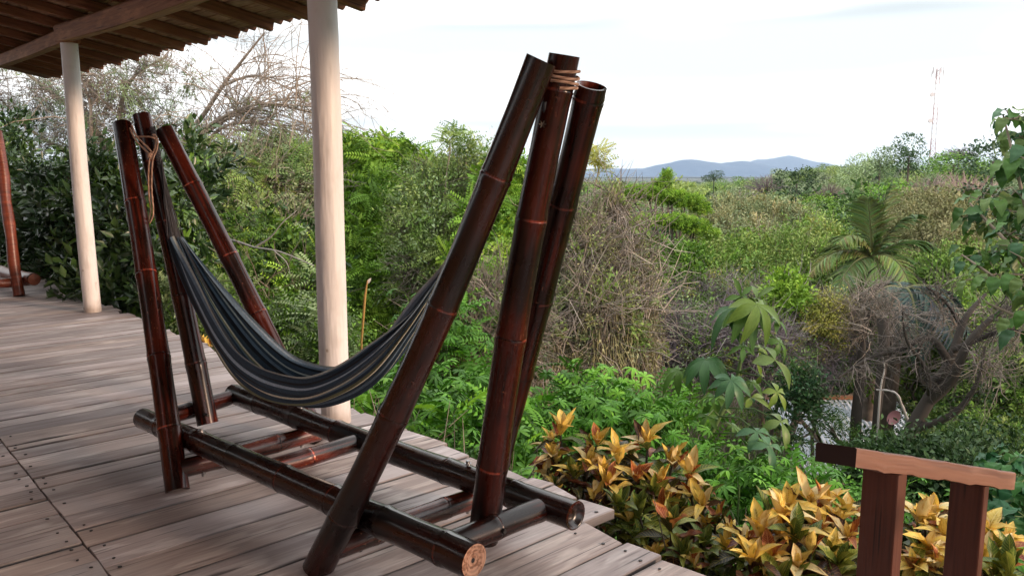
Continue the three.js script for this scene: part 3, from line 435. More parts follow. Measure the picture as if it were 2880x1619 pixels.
const dummy = new THREE.Object3D();
function aim(p, dir, spin, s) { dummy.position.copy(p); dummy.quaternion.setFromUnitVectors(UP, dir); dummy.rotateY(spin); dummy.scale.set(s[0], s[1], s[2]); dummy.updateMatrix(); return dummy.matrix.clone(); }
const inLobe = (p, l, k) => { const x = (p.x - l[0]) / l[3], y = (p.y - l[1]) / l[4], z = (p.z - l[2]) / l[5]; return x * x + y * y + z * z < k * k; };
function onLobes(lobes, n, fn, o = {}) {             // points through the outer part of a cloud of lobes
  const vol = lobes.map((l) => Math.pow(l[3] * l[4] * l[5], 0.67)), tot = vol.reduce((a, b) => a + b, 0);
  lobes.forEach((l, li) => { const m = Math.round(n * vol[li] / tot); for (let k = 0; k < m; k++) {
    const d = rdir(), q = o.fill ? Math.cbrt(rnd()) : 0.55 + 0.5 * Math.pow(rnd(), 0.7), bump = 1 + 0.22 * Math.sin(d.x * 5 + li) * Math.sin(d.y * 6 + li * 2) * Math.sin(d.z * 5 + 1), p = V(l[0] + d.x * l[3] * q * bump, l[1] + d.y * l[4] * q * bump, l[2] + d.z * l[5] * q * bump);
    if (lobes.some((x, xi) => xi !== li && inLobe(p, x, 0.6))) continue;
    if (p.y < ground(p.x, p.z) + 0.05) continue;
    fn(p, V(d.x / l[3], d.y / l[4], d.z / l[5]).normalize(), q);
  } });
}
function copies(name, geo, mat, list, parent) {       // one crown: [matrix, colour] in world coordinates under its plant
  const m = new THREE.InstancedMesh(geo, mat, list.length); m.name = name; m.castShadow = m.receiveShadow = true;
  const inv = new THREE.Matrix4(); if (parent) { parent.updateWorldMatrix(true, false); inv.copy(parent.matrixWorld).invert(); }
  list.forEach(([x, c], i) => { m.setMatrixAt(i, inv.clone().multiply(x)); m.setColorAt(i, C(c[0], c[1], c[2])); });
  m.instanceMatrix.needsUpdate = true; if (parent) parent.add(m); else scene.add(m); m.userData.kind = 'stuff'; return m;
}
const shade = (pal) => { const a = pick(pal), b = pick(pal), t = rnd(), k = rr(0.8, 1.2); return mix3(a, b, t).map((x) => x * k); };
const PAL = {
  bright: [[0.212, 0.389, 0.0334], [0.298, 0.505, 0.0455], [0.149, 0.292, 0.0304], [0.362, 0.524, 0.0683]],
  lime: [[0.25, 0.422, 0.0446], [0.312, 0.484, 0.0668], [0.172, 0.312, 0.0372]],
  green: [[0.117, 0.235, 0.0276], [0.167, 0.32, 0.0377], [0.088, 0.177, 0.0252]],
  jungle: [[0.0867, 0.242, 0.0264], [0.13, 0.339, 0.0309], [0.174, 0.403, 0.0352], [0.0694, 0.178, 0.0264]],
  dark: [[0.0291, 0.064, 0.0211], [0.0462, 0.0956, 0.0296], [0.066, 0.128, 0.0317], [0.0396, 0.0833, 0.0317]],
  olive: [[0.27, 0.356, 0.0854], [0.198, 0.296, 0.0698], [0.341, 0.426, 0.124], [0.18, 0.309, 0.0621]],
  grey: [[0.298, 0.37, 0.197], [0.223, 0.299, 0.146], [0.372, 0.444, 0.257], [0.186, 0.264, 0.118]],
  sage: [[0.205, 0.29, 0.131], [0.289, 0.39, 0.187], [0.156, 0.231, 0.0983], [0.336, 0.434, 0.22]],
  dry: [[0.235, 0.192, 0.154], [0.178, 0.144, 0.12], [0.282, 0.24, 0.193], [0.15, 0.125, 0.106]],
  mauve: [[0.195, 0.158, 0.17], [0.15, 0.119, 0.133], [0.247, 0.205, 0.222], [0.115, 0.09, 0.0996]],
  straw: [[0.356, 0.33, 0.155], [0.285, 0.277, 0.119], [0.427, 0.396, 0.202], [0.238, 0.238, 0.0954]],
  yellow: [[0.372, 0.372, 0.0743], [0.297, 0.327, 0.0668], [0.446, 0.386, 0.104]],
};
function limb(b, p, q, r0, r1, wig = 0.06, n = 5) { const pts = [], rad = [], L = p.distanceTo(q), s1 = perp(q.clone().sub(p).normalize()), s2 = rr(0, 6); for (let i = 0; i <= n; i++) { const t = i / n; pts.push(p.clone().lerp(q, t).addScaledVector(s1, wig * L * Math.sin(t * 3.14 + 0) + wig * L * 0.4 * Math.sin(t * 9 + s2) * t * (1 - t) * 4)); rad.push(r0 + (r1 - r0) * t); } b.tube(pts, rad, r0 > 0.03 ? 8 : 4, 1); return pts; }
// a bush or tree: trunk and limbs from the ground into the lobes, and one crown for each kind of spray
function bush(name, label, category, group, lobes, crowns, o = {}) {
  const c = lobes.reduce((a, l) => a.add(V(l[0], 0, l[2])), V(0, 0, 0)).divideScalar(lobes.length);
  const base = o.base ? V3(o.base) : c.clone(); base.y = ground(base.x, base.z) - 0.05;
  const g = thing(name, base, label, category, group), t = new MB(), tr = o.trunk ?? 0.09;
  const mid = V(c.x, 0, c.z); mid.y = base.y + (Math.min(...lobes.map((l) => l[1] - l[4] * 0.4)) - base.y) * 0.7; if (mid.y < base.y + 0.2) mid.y = base.y + 0.2;
  limb(t, base, mid, tr, tr * 0.7); lobes.forEach((l) => { const e = V(l[0], l[1] + l[4] * 0.2, l[2]); limb(t, mid, e, tr * 0.6, tr * 0.15, 0.08); for (let k = 0; k < (o.arms ?? 3); k++) { const d = rdir(); limb(t, mid.clone().lerp(e, rr(0.4, 0.9)), e.clone().add(V(d.x * l[3] * 0.85, d.y * l[4] * 0.85, d.z * l[5] * 0.85)), tr * 0.25, 0.006, 0.1); } });
  t.build('trunk', o.bark ?? M.bark, g);
  for (const [geos, mat, n, sc, pal, out, fill, nm] of crowns) {
    const per = geos.map(() => []);
    onLobes(lobes, n, (p, d) => { const k = rr(sc[0], sc[1]); per[Math.floor(rnd() * geos.length)].push([aim(p, geos === G.twigs ? rdir() : out < 0 ? jit(UP, 0.2) : jit(d.clone().lerp(UP, out ?? 0.4), 0.5), rr(0, 6.28), [k, k * rr(0.85, 1.2), k]), shade(pal)]); }, { fill });
    per.forEach((l, i) => { if (l.length) copies(nm ?? (geos === G.twigs ? 'twigs' : 'crown'), geos[i], mat, l, g); });
  }
  return g;
}

// ---- the mango tree beside the deck at the left
{
  const lobes = [[-8.87, 0.515, -14, 0.84, 0.84, 0.672], [-7.744, 0.256, -13, 0.845, 0.845, 0.676], [-8.636, 0.986, -14.5, 0.87, 0.507, 0.696], [-5.973, 0.567, -11.5, 0.69, 0.863, 0.552], [-7.027, 1.098, -13, 0.65, 0.455, 0.52], [-5.213, 0.263, -10.6, 0.53, 0.742, 0.424], [-5.481, 1.025, -11.5, 0.517, 0.46, 0.414], [-4.275, 0.569, -9.6, 0.336, 0.816, 0.269], [-6.667, -0.203, -11.6, 0.87, 0.522, 0.696], [-3.769, 0.196, -8.8, 0.264, 0.396, 0.211], [-4.614, -0.191, -9.2, 0.552, 0.322, 0.442], [-4.482, 1.062, -10.5, 0.367, 0.315, 0.294], [-4.451, 1.477, -11, 0.275, 0.22, 0.22], [-9.591, 1.925, -15, 0.45, 0.375, 0.36]];
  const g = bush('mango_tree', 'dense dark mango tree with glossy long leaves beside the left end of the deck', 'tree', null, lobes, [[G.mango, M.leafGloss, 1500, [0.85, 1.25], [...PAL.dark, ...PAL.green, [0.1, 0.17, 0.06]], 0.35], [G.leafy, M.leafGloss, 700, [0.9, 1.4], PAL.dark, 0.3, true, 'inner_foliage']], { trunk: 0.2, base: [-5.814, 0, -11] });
  // the leaves that stand out singly
  const shapes = [0, 1, 2].map((k) => spray((b) => blade(b, V(0, 0, 0), UP, V(0, 0, 1), 0.25, 0.058 + k * 0.006, { n: 5, curl: 0.35 + 0.2 * k, fold: 0.2 }), 970 + k)), mats = [[0.06, 0.13, 0.05], [0.09, 0.18, 0.06], [0.15, 0.27, 0.08], [0.3, 0.4, 0.12]].map((c) => leafMat({ map: veinTex, color: C(...c), roughness: 0.32, transmission: 0.15 }));
  let n = 0; onLobes(lobes, 130, (p, d) => { const tip = d.clone().lerp(V(-p.x, 1.45 - p.y, -p.z).normalize(), 0.5).normalize(); if (n >= 297 || tip.dot(V(-p.x, 0, -p.z).normalize()) < 0.35) return; p.addScaledVector(d, 0.12); const mt = pick(mats), k0 = rr(0, 6); for (let i = 0; i < 9 && n < 300; i++, n++) { const th = k0 + i * 2.4, a = perp(tip), e = tip.clone().multiplyScalar(0.5 - i * 0.06).addScaledVector(a, 0.9).add(V(0, -0.12, 0)).normalize(); const m = new THREE.Mesh(pick(shapes), mt); m.name = 'leaf'; m.position.copy(p).sub(g.position); m.quaternion.setFromUnitVectors(UP, e); m.rotateY(th); m.scale.setScalar(rr(0.8, 1.2)); m.castShadow = true; g.add(m); } });
}
// ---- the half-bare tree hung with dry vines behind it
{
  const g = thing('vine_hung_tree', V3([-8.178, -0.282, -17]).setY(-4), 'half-bare tree tangled with dry vines, its long limbs reaching over the mango against the sky', 'tree'), t = new MB();
  const L = (pts, r0, r1) => { const c = new THREE.CatmullRomCurve3(pts.map(V3)).getPoints(pts.length * 5); t.tube(c, c.map((_, i) => r0 + (r1 - r0) * i / (c.length - 1)), 8, 1); return c; };
  const ends = [];
  const base = g.position.toArray();
  ends.push(L([base, [-7.958, 1.074, -17], [-7.07, 1.732, -16.5], [-6.097, 2.575, -16], [-5.605, 3.126, -15.8], [-5.131, 3.584, -15.6], [-4.632, 4.048, -15.4]], 0.075, 0.016));
  ends.push(L([[-6.518, 2.12, -16.2], [-5.885, 2.246, -15.6], [-5.053, 2.54, -15], [-4.328, 2.668, -14.8], [-3.56, 2.511, -14.6]], 0.045, 0.012));
  ends.push(L([[-7.027, 1.73, -16.4], [-5.655, 2.288, -15], [-5.131, 2.526, -14.8], [-4.554, 2.672, -14.6], [-3.507, 2.614, -14.4]], 0.05, 0.01));
  ends.push(L([[-7.462, 1.409, -16.6], [-5.827, 1.852, -15], [-5.36, 2.288, -15], [-4.632, 2.348, -14.8], [-3.573, 2.16, -14.6]], 0.05, 0.012));
  ends.push(L([[-8.097, 0.906, -17], [-8.751, 2.318, -17], [-9.561, 2.988, -17.2], [-10.386, 3.585, -17.4]], 0.1, 0.03));
  ends.push(L([[-8.338, 1.074, -17], [-8.317, 2.035, -16], [-8.314, 2.805, -16], [-8.528, 3.564, -16]], 0.06, 0.012));
  ends.push(L([[-7.995, 1.158, -17], [-7.991, 2.531, -16.5], [-7.694, 3.318, -16.5], [-6.942, 3.785, -16.5]], 0.08, 0.015));
  ends.push(L([[-6.6, 2.035, -16], [-5.671, 1.998, -15], [-5.106, 1.628, -14.6], [-4.626, 1.273, -14.4], [-4.228, 0.855, -14.2]], 0.04, 0.008));
  ends.push(L([[-8.35, 0.906, -17], [-9.214, 1.741, -17], [-10.087, 2.318, -17], [-10.745, 2.906, -17.2]], 0.07, 0.015));
  ends.push(L([[-5.605, 3.126, -15.8], [-4.854, 3.266, -15.4], [-4.281, 3.063, -15.2], [-3.725, 2.72, -15]], 0.03, 0.006));
  t.build('trunk', M.barkPale, g);
  const fine = new MB(); for (let k = 0; k < 240; k++) { const c = k < 150 ? pick(ends) : ends[[1, 2, 3, 7][k % 4]], i = Math.floor((0.25 + 0.75 * rnd()) * (c.length - 1)), d = jit(V(rr(-0.4, 1), rr(-0.2, 0.9), rr(-0.5, 0.5)).normalize(), 0.6), p = c[i].clone(), Ln = rr(0.8, 2.6), pts = [p]; let q = p, e = d; for (let m = 0; m < 6; m++) { e = jit(e.clone().add(V(0, -0.16, 0)).normalize(), 0.2); q = q.clone().addScaledVector(e, Ln / 6); pts.push(q); } fine.tube(pts, pts.map((_, m) => 0.011 - 0.0014 * m), 4); for (let m = 2; m < 6; m++) { const f = jit(e, 0.9), z = pts[m]; fine.tube([z, z.clone().addScaledVector(f, 0.25), z.clone().addScaledVector(jit(f, 0.5), 0.5)], [0.006, 0.004, 0.0015], 3); } } fine.build('branches', M.barkPale, g).userData.kind = 'stuff';
  const tw = G.twigs.map(() => []), lf = G.small.map(() => []), hg = G.hang.map(() => []);
  for (const c of ends) for (let k = 0; k < 18; k++) { const i = Math.floor(Math.pow(rnd(), 0.6) * (c.length - 1)), p = c[i].clone().addScaledVector(rdir(), rr(0, 0.5)), s = rr(0.4, 0.9); tw[k % 3].push([aim(p, jit(rdir(), 0.3), rr(0, 6), [s, s, s]), shade(PAL.dry)]); if (rnd() < 0.3) lf[k % 3].push([aim(p, rdir(), 0, [s * 0.7, s * 0.7, s * 0.7]), shade(PAL.olive)]); if (rnd() < 0.2) hg[k % 3].push([aim(p, UP, rr(0, 6), [s, s, s]), shade(PAL.dry)]); }
  onLobes([[-10.169, 3.294, -17, 0.935, 0.51, 0.748], [-8.405, 3.093, -16.6, 0.996, 0.581, 0.797], [-7.089, 3.307, -16.4, 0.902, 0.492, 0.722], [-8.148, 2.389, -16.8, 1.176, 0.588, 0.941], [-7.056, 2.433, -16.2, 0.567, 0.405, 0.454], [-9.76, 2.236, -17, 1.02, 0.595, 0.816], [-10.233, 2.563, -17, 0.68, 0.595, 0.544], [-7.674, 2.917, -16.4, 0.656, 0.574, 0.525], [-8.121, 3.384, -16.4, 0.574, 0.328, 0.459]], 400, (p, d) => { const s = rr(0.6, 1.2), k = Math.floor(rnd() * 3); (rnd() < 0.62 ? tw : rnd() < 0.5 ? lf : hg)[k].push([aim(p, rdir(), rr(0, 6), [s, s, s]), shade(rnd() < 0.75 ? PAL.dry : PAL.sage)]); }, { fill: true });
  tw.forEach((l, i) => copies('twigs', G.twigs[i], M.twig, l, g)); lf.forEach((l, i) => copies('crown', G.small[i], M.leaf, l, g)); hg.forEach((l, i) => copies('vines', G.hang[i], M.twig, l, g));
}
// ---- the bushes and trees between the left tripod and the right one
bush('feathery_shrub', 'grey-green feathery shrub with dry branches, seen between the left tripod and the thick post', 'shrub', null, [[-5.195, 1.209, -14, 0.42, 0.49, 0.336], [-4.49, 0.885, -13.5, 0.54, 0.54, 0.432], [-4.077, 1.414, -14.5, 0.507, 0.435, 0.406], [-4.478, 0.387, -13, 0.39, 0.39, 0.312], [-3.675, 1.002, -14, 0.42, 0.63, 0.336], [-4.505, 1.485, -14.5, 0.435, 0.362, 0.348]], [[G.feather, M.leaf, 340, [0.8, 1.25], [...PAL.sage, ...PAL.olive], 0.4], [G.small, M.leaf, 360, [0.8, 1.3], PAL.grey, 0.3], [G.twigs, M.twig, 230, [0.9, 1.8], [...PAL.dry, [0.42, 0.36, 0.29]], 0.3]], { bark: M.barkPale });
bush('leafy_shrub', 'dark green leafy bush below the feathery shrub, left of the thick post', 'shrub', null, [[-3.907, 0.167, -12, 0.48, 0.42, 0.384], [-3.314, -0.076, -12, 0.42, 0.48, 0.336], [-4.048, -0.071, -11.5, 0.345, 0.403, 0.276], [-3.337, -0.455, -11, 0.495, 0.385, 0.396], [-2.894, -0.569, -11, 0.33, 0.44, 0.264], [-3.667, -0.423, -10.5, 0.367, 0.42, 0.294], [-3.661, 0.187, -12.4, 0.372, 0.31, 0.298]], [[G.feather, M.leaf, 420, [0.7, 1.1], [...PAL.green, ...PAL.bright, ...PAL.sage], 0.4], [G.leafy, M.leaf, 380, [0.7, 1.1], [...PAL.dark, ...PAL.green], 0.4], [G.twigs, M.twig, 60, [0.9, 1.6], PAL.dry, 0.3]], {});
bush('feathery_shrub', 'sage green low shrub at the foot of the thick post beyond the deck', 'shrub', null, [[-2.377, -0.374, -8.5, 0.297, 0.255, 0.238], [-2.046, -0.438, -8.2, 0.246, 0.205, 0.197], [-2.61, -0.44, -8.4, 0.252, 0.21, 0.202], [-2.969, -0.225, -8, 0.2, 0.24, 0.16], [-3.36, -0.048, -8.4, 0.21, 0.252, 0.168]], [[G.feather, M.leaf, 260, [0.6, 0.9], PAL.sage, 0.4], [G.small, M.leaf, 260, [0.6, 1], PAL.green, 0.3]], {});
bush('green_tree', 'bright green feathery-leaved tree rising right beside the thick white post', 'tree', null, [[-2.879, 1.487, -15, 0.45, 0.45, 0.36], [-2.512, 1.602, -15.5, 0.465, 0.31, 0.372], [-2.058, 1.336, -15.5, 0.465, 0.388, 0.372], [-1.652, 1.096, -16, 0.4, 0.4, 0.32], [-2.945, 0.843, -14.5, 0.435, 0.507, 0.348], [-2.371, 0.699, -14.5, 0.507, 0.58, 0.406], [-1.932, 0.523, -15, 0.375, 0.525, 0.3], [-2.728, 0.024, -14, 0.42, 0.49, 0.336], [-2.239, -0.118, -14, 0.42, 0.56, 0.336], [-2.585, -0.749, -13.5, 0.405, 0.54, 0.324], [-2.108, -0.819, -13.5, 0.338, 0.472, 0.27]], [[G.feather, M.leaf, 1000, [0.7, 1.15], [...PAL.bright, ...PAL.green], 0.45], [G.leafy, M.leaf, 300, [0.7, 1.1], PAL.lime, 0.4]], { trunk: 0.14, bark: M.barkPale });
bush('grey_shrub', 'grey-leaved shrub between the bright green tree and the right-hand tripod', 'shrub', null, [[-1.195, 1.018, -13.5, 0.405, 0.405, 0.324], [-0.82, 1.14, -14, 0.42, 0.35, 0.336], [-1.481, 0.582, -13, 0.325, 0.39, 0.26], [-1.028, 0.452, -13, 0.455, 0.455, 0.364], [-1.434, -0.013, -12.5, 0.312, 0.375, 0.25], [-0.61, 1.347, -14, 0.28, 0.28, 0.224]], [[G.small, M.leaf, 520, [0.8, 1.3], [...PAL.sage, ...PAL.olive, ...PAL.olive], 0.35], [G.feather, M.leaf, 120, [0.7, 1], PAL.olive, 0.4], [G.twigs, M.twig, 130, [0.8, 1.4], PAL.dry, 0.3]], {});
bush('green_shrub', 'yellow-green shrub showing between the poles of the right-hand tripod', 'shrub', null, [[-0.168, 0.709, -12, 0.3, 0.36, 0.24], [-0.277, 0.22, -11.5, 0.345, 0.345, 0.276], [-0.489, -0.117, -11, 0.275, 0.275, 0.22], [0.012, 1.174, -12.5, 0.25, 0.312, 0.2]], [[G.feather, M.leaf, 260, [0.7, 1.05], PAL.bright, 0.4], [G.leafy, M.leaf, 220, [0.6, 1], PAL.green, 0.4]], {});
bush('dry_shrub', 'grey bare brush low between the poles of the right-hand tripod', 'shrub', null, [[-0.425, -0.293, -9.5, 0.285, 0.285, 0.228], [-0.139, -0.147, -9.8, 0.245, 0.294, 0.196], [-0.635, -0.575, -9, 0.27, 0.27, 0.216], [0.009, -0.575, -9, 0.18, 0.36, 0.144]], [[G.twigs, M.twig, 260, [0.7, 1.2], PAL.dry, 0.2], [G.hang, M.twig, 120, [0.6, 1], PAL.straw, -1], [G.leafy, M.leaf, 90, [0.5, 0.8], PAL.green, 0.4]], {});
bush('vine_mound', 'tall mound of dead vines hanging like a curtain just right of the right-hand tripod', 'vine-covered shrub', null, [[0.913, 0.529, -12, 0.42, 0.36, 0.336], [1.454, 0.469, -12, 0.36, 0.36, 0.288], [0.654, 0.034, -11.6, 0.348, 0.406, 0.278], [1.104, -0.058, -11.4, 0.456, 0.513, 0.365], [1.65, -0.084, -11.6, 0.348, 0.522, 0.278], [0.739, -0.682, -11, 0.33, 0.495, 0.264], [1.221, -0.699, -10.8, 0.378, 0.54, 0.302], [1.691, -0.739, -11, 0.275, 0.495, 0.22], [0.443, -0.825, -10.6, 0.265, 0.477, 0.212], [1.439, 0.939, -12.2, 0.207, 0.268, 0.166]], [[G.hang, M.twig, 1500, [0.8, 1.5], [...PAL.straw, ...PAL.dry, [0.13, 0.14, 0.05]], -1], [G.twigs, M.twig, 240, [0.8, 1.7], [...PAL.dry, [0.45, 0.38, 0.32]], 0.1], [G.small, M.leaf, 420, [0.5, 0.9], [...PAL.grey, ...PAL.straw, ...PAL.olive], 0.3, false, 'dry_leaves'], [G.leafy, M.leaf, 120, [0.5, 0.8], PAL.olive, 0.4, false, 'green_leaves']], { bark: M.barkPale });
bush('flat_topped_tree', 'vivid green tree with flat layered boughs beyond the mound of dead vines', 'tree', null, [[3.046, 0.903, -21, 0.462, 0.105, 0.37], [3.567, 0.903, -21, 0.525, 0.116, 0.42], [4.091, 0.82, -21, 0.483, 0.105, 0.386], [4.565, 0.695, -21, 0.42, 0.105, 0.336], [4.958, 0.508, -21, 0.252, 0.105, 0.202], [3.117, 0.155, -20, 0.36, 0.08, 0.288], [3.615, 0.215, -20, 0.44, 0.1, 0.352], [4.165, 0.195, -20, 0.44, 0.11, 0.352], [4.618, 0.075, -20, 0.34, 0.11, 0.272], [4.974, -0.105, -20, 0.22, 0.1, 0.176], [3.917, 1.11, -21, 0.189, 0.095, 0.151], [4.077, 1.337, -21, 0.116, 0.126, 0.092]], [[G.leafy, M.leaf, 5200, [0.22, 0.38], [...PAL.lime, ...PAL.bright, [0.06, 0.13, 0.02]], 0.6, true]], { trunk: 0.1, base: [2.967, 0, -20.5], arms: 1 });
bush('green_shrub', 'dark green leafy shrub under the flat-topped tree', 'shrub', null, [[2.914, -0.382, -16, 0.368, 0.24, 0.294], [3.239, -0.534, -15.6, 0.437, 0.312, 0.349], [2.665, -0.61, -15, 0.345, 0.3, 0.276], [3.733, -0.553, -16.4, 0.295, 0.213, 0.236]], [[G.leafy, M.leaf, 620, [0.5, 0.9], PAL.green, 0.4]], {});
for (const [l, pal, lobes] of [
  ['olive-grey thicket of small pale leaves in mid-valley, right of the flat-topped tree', [...PAL.grey, ...PAL.straw], [[7.857, -0.28, -28, 1.12, 0.56, 0.896], [8.667, -0.487, -27, 1.08, 0.675, 0.864], [6.665, -0.676, -26, 0.91, 0.572, 0.728], [7.432, -1.097, -25, 1.125, 0.625, 0.9], [9.49, -0.758, -27, 0.81, 0.675, 0.648]]],
  ['yellow-green thicket in mid-valley, left of the palm', [...PAL.olive, ...PAL.olive, ...PAL.green, PAL.yellow[1]], [[5.664, -1.094, -20, 0.8, 0.5, 0.64], [6.668, -0.992, -20, 0.9, 0.56, 0.72], [7.206, -1.063, -19, 0.665, 0.57, 0.532], [4.817, -1.257, -19, 0.57, 0.475, 0.456], [6.007, -1.375, -18.5, 0.833, 0.407, 0.666], [8.141, -0.69, -21, 0.63, 0.525, 0.504]]],
  ['pale cream-flowering thicket behind the right side of the palm', [[0.34, 0.31, 0.16], [0.27, 0.27, 0.12], [0.2, 0.22, 0.09]], [[13.006, -0.094, -25, 0.875, 0.625, 0.7], [13.353, -0.392, -24, 0.72, 0.72, 0.576], [12.05, -0.633, -24, 0.72, 0.72, 0.576], [12.39, -1.009, -23, 0.92, 0.69, 0.736]]],
  ['olive scrub between the palm and the leaning dark tree', [...PAL.olive, ...PAL.green], [[8.093, -1.536, -17.5, 0.7, 0.385, 0.56], [9.213, -1.298, -18, 0.72, 0.396, 0.576], [7.586, -1.483, -18, 0.54, 0.396, 0.432], [8.999, -0.993, -16, 0.64, 0.48, 0.512], [8.867, -1.458, -15, 0.525, 0.525, 0.42]]],
]) bush('thicket', l, 'shrub', null, lobes, [[G.small, M.leaf, 1000, [0.9, 1.6], pal, 0.4], [G.leafy, M.leaf, 260, [0.9, 1.4], pal, 0.4], [G.twigs, M.twig, 50, [0.8, 1.5], PAL.dry, 0.4]], {});
bush('green_shrub', 'small bright green bush standing in the grey brush above the big-leaved sapling', 'shrub', null, [[4.866, -0.723, -14, 0.182, 0.168, 0.146], [4.91, -0.869, -13.8, 0.166, 0.166, 0.132]], [[G.leafy, M.leaf, 90, [0.6, 0.9], PAL.lime, 0.4]], { trunk: 0.04 });
bush('green_shrub', 'small yellow-green bush in the brush left of the slender dark trunk', 'shrub', null, [[5.466, -1.027, -13.5, 0.162, 0.175, 0.13], [5.335, -1.217, -13.4, 0.147, 0.134, 0.118]], [[G.small, M.leaf, 110, [0.6, 0.9], PAL.yellow, 0.4]], { trunk: 0.04 });
for (const [l, lobes] of [
  ['broad tangle of bare grey-mauve brush in the middle of the valley, behind the big-leaved sapling', [[2.983, -1.148, -15, 0.525, 0.45, 0.42], [3.706, -1.075, -15.5, 0.62, 0.388, 0.496], [4.279, -1.225, -15, 0.675, 0.45, 0.54], [2.943, -1.555, -14, 0.56, 0.49, 0.448], [3.558, -1.61, -13.6, 0.544, 0.476, 0.435], [5.044, -1.303, -15, 0.6, 0.45, 0.48]]],
  ['bare grey-mauve brush below the yellow-green thicket, left of the slender dark trunk', [[5.511, -1.38, -14.6, 0.511, 0.365, 0.409], [5.024, -1.728, -13.8, 0.483, 0.373, 0.386], [4.333, -1.706, -13.4, 0.469, 0.402, 0.375], [5.867, -1.482, -14, 0.35, 0.308, 0.28]]],
]) bush('bare_brush', l, 'shrub', null, lobes, [[G.twigs, M.twig, 1000, [0.5, 1.1], PAL.mauve.map((c) => c.map((x) => x * 1.3)), 0.2], [G.twigs, M.twig, 70, [0.9, 1.5], [[0.36, 0.32, 0.32], [0.26, 0.23, 0.22]], 0.2, false, 'pale_twigs'], [G.small, M.leaf, 150, [0.6, 1], [...PAL.yellow, ...PAL.green], 0.4, false, 'sparse_leaves'], [G.small, M.leaf, 170, [0.8, 1.2], [...PAL.sage, ...PAL.green], 0.4, true, 'inner_leaves']], { bark: M.barkPale, arms: 5 });

// ---- palms
function frond(g, p, d, L, droop, w, pal, mat, twist = 0) {
  const b = new MB(), n = 34, pts = [], right = d.clone().cross(UP).normalize(); for (let i = 0; i <= n; i++) { const t = i / n; pts.push(p.clone().addScaledVector(d, L * t * (1 - 0.15 * t)).add(V(0, -droop * L * t * t, 0)).addScaledVector(right, twist * L * t * t)); }
  const c0 = shade(pal); b.tube(pts, pts.map((_, i) => 0.028 * (1 - i / n) + 0.004), 5, 1, [0.16, 0.17, 0.07]);
  for (let i = 2; i <= n; i++) for (const k of [0, 0.5]) { const t = (i - k) / n, q = pts[i - 1].clone().lerp(pts[i], 1 - k), tan = pts[i].clone().sub(pts[i - 1]).normalize(), sd = tan.clone().cross(UP).normalize(), nn = sd.clone().cross(tan).normalize(), ll = w * Math.sin(Math.PI * (0.12 + 0.8 * t)) * rr(0.85, 1.1); for (const s of [-1, 1]) blade(b, q, tan.clone().multiplyScalar(0.75).addScaledVector(sd, s * 0.85).addScaledVector(nn, 0.12).add(V(0, rr(-0.25, 0), 0)).normalize(), nn, ll, 0.042, { n: 3, curl: rr(0.2, 0.6), fold: 0.35, c: c0.map((x) => x * rr(0.75, 1.25)) }); }
  b.build('frond', mat, g);
}
{
  const c = V3([7.566, -0.325, -16.6]), g = thing('coconut_palm', V(c.x, ground(c.x, c.z), c.z), 'young coconut palm with feathered fronds fanning up out of the thicket', 'palm tree');
  limb(new MB(), g.position.clone(), c, 0.16, 0.13); { const b = new MB(); limb(b, g.position.clone(), c, 0.16, 0.13, 0.02); b.build('trunk', M.bark, g); }
  const pal = [[0.17, 0.24, 0.07], [0.24, 0.29, 0.09], [0.13, 0.2, 0.08]];
  for (const [dx, dy, dz, L, dr, tw] of [[0.12, 1, 0.1, 2.6, 0.1, 0], [-0.2, 1, 0.2, 2.4, 0.15, 0], [0.4, 0.9, 0.2, 2.6, 0.3, 0.1], [-0.55, 0.75, 0.3, 2.5, 0.45, 0], [0.85, 0.75, 0.1, 2.7, 0.5, 0], [-0.9, 0.55, 0.1, 2.4, 0.6, 0], [0.9, 0.4, 0.4, 2.4, 0.7, 0], [-0.75, 0.25, 0.6, 2.2, 0.6, 0], [0.3, 0.5, 0.9, 2, 0.8, 0], [0.5, 0.6, -0.7, 2.4, 0.5, 0], [-0.4, 0.6, -0.8, 2.4, 0.5, 0], [-0.2, 0.2, 1, 1.8, 0.8, 0]]) frond(g, c, V(dx, dy, dz).normalize(), L * 0.78, dr, 0.56, pal, M.leafV, tw);
}
{
  const c = V3([6.948, -0.616, -14]), g = thing('coconut_palm', V(c.x, ground(c.x, c.z), c.z), 'lower dark palm with drooping blue-green fronds below the young coconut palm', 'palm tree');
  { const b = new MB(); limb(b, g.position.clone(), c, 0.14, 0.12, 0.02); b.build('trunk', M.bark, g); }
  const pal = [[0.03, 0.06, 0.055], [0.045, 0.085, 0.07], [0.04, 0.07, 0.04]];
  for (const [dx, dy, dz, L, dr] of [[0.7, 0.5, 0.5, 1.7, 1.0], [0.4, 0.4, 0.8, 1.6, 1.1], [0.95, 0.45, 0, 1.9, 0.9], [-0.1, 0.5, 0.9, 1.3, 1.2], [-0.8, 0.5, 0.3, 1.3, 0.9], [0.2, 0.5, -0.9, 1.6, 0.9]]) frond(g, c, V(dx, dy, dz).normalize(), L, dr, 0.6, pal, M.leafV);
}
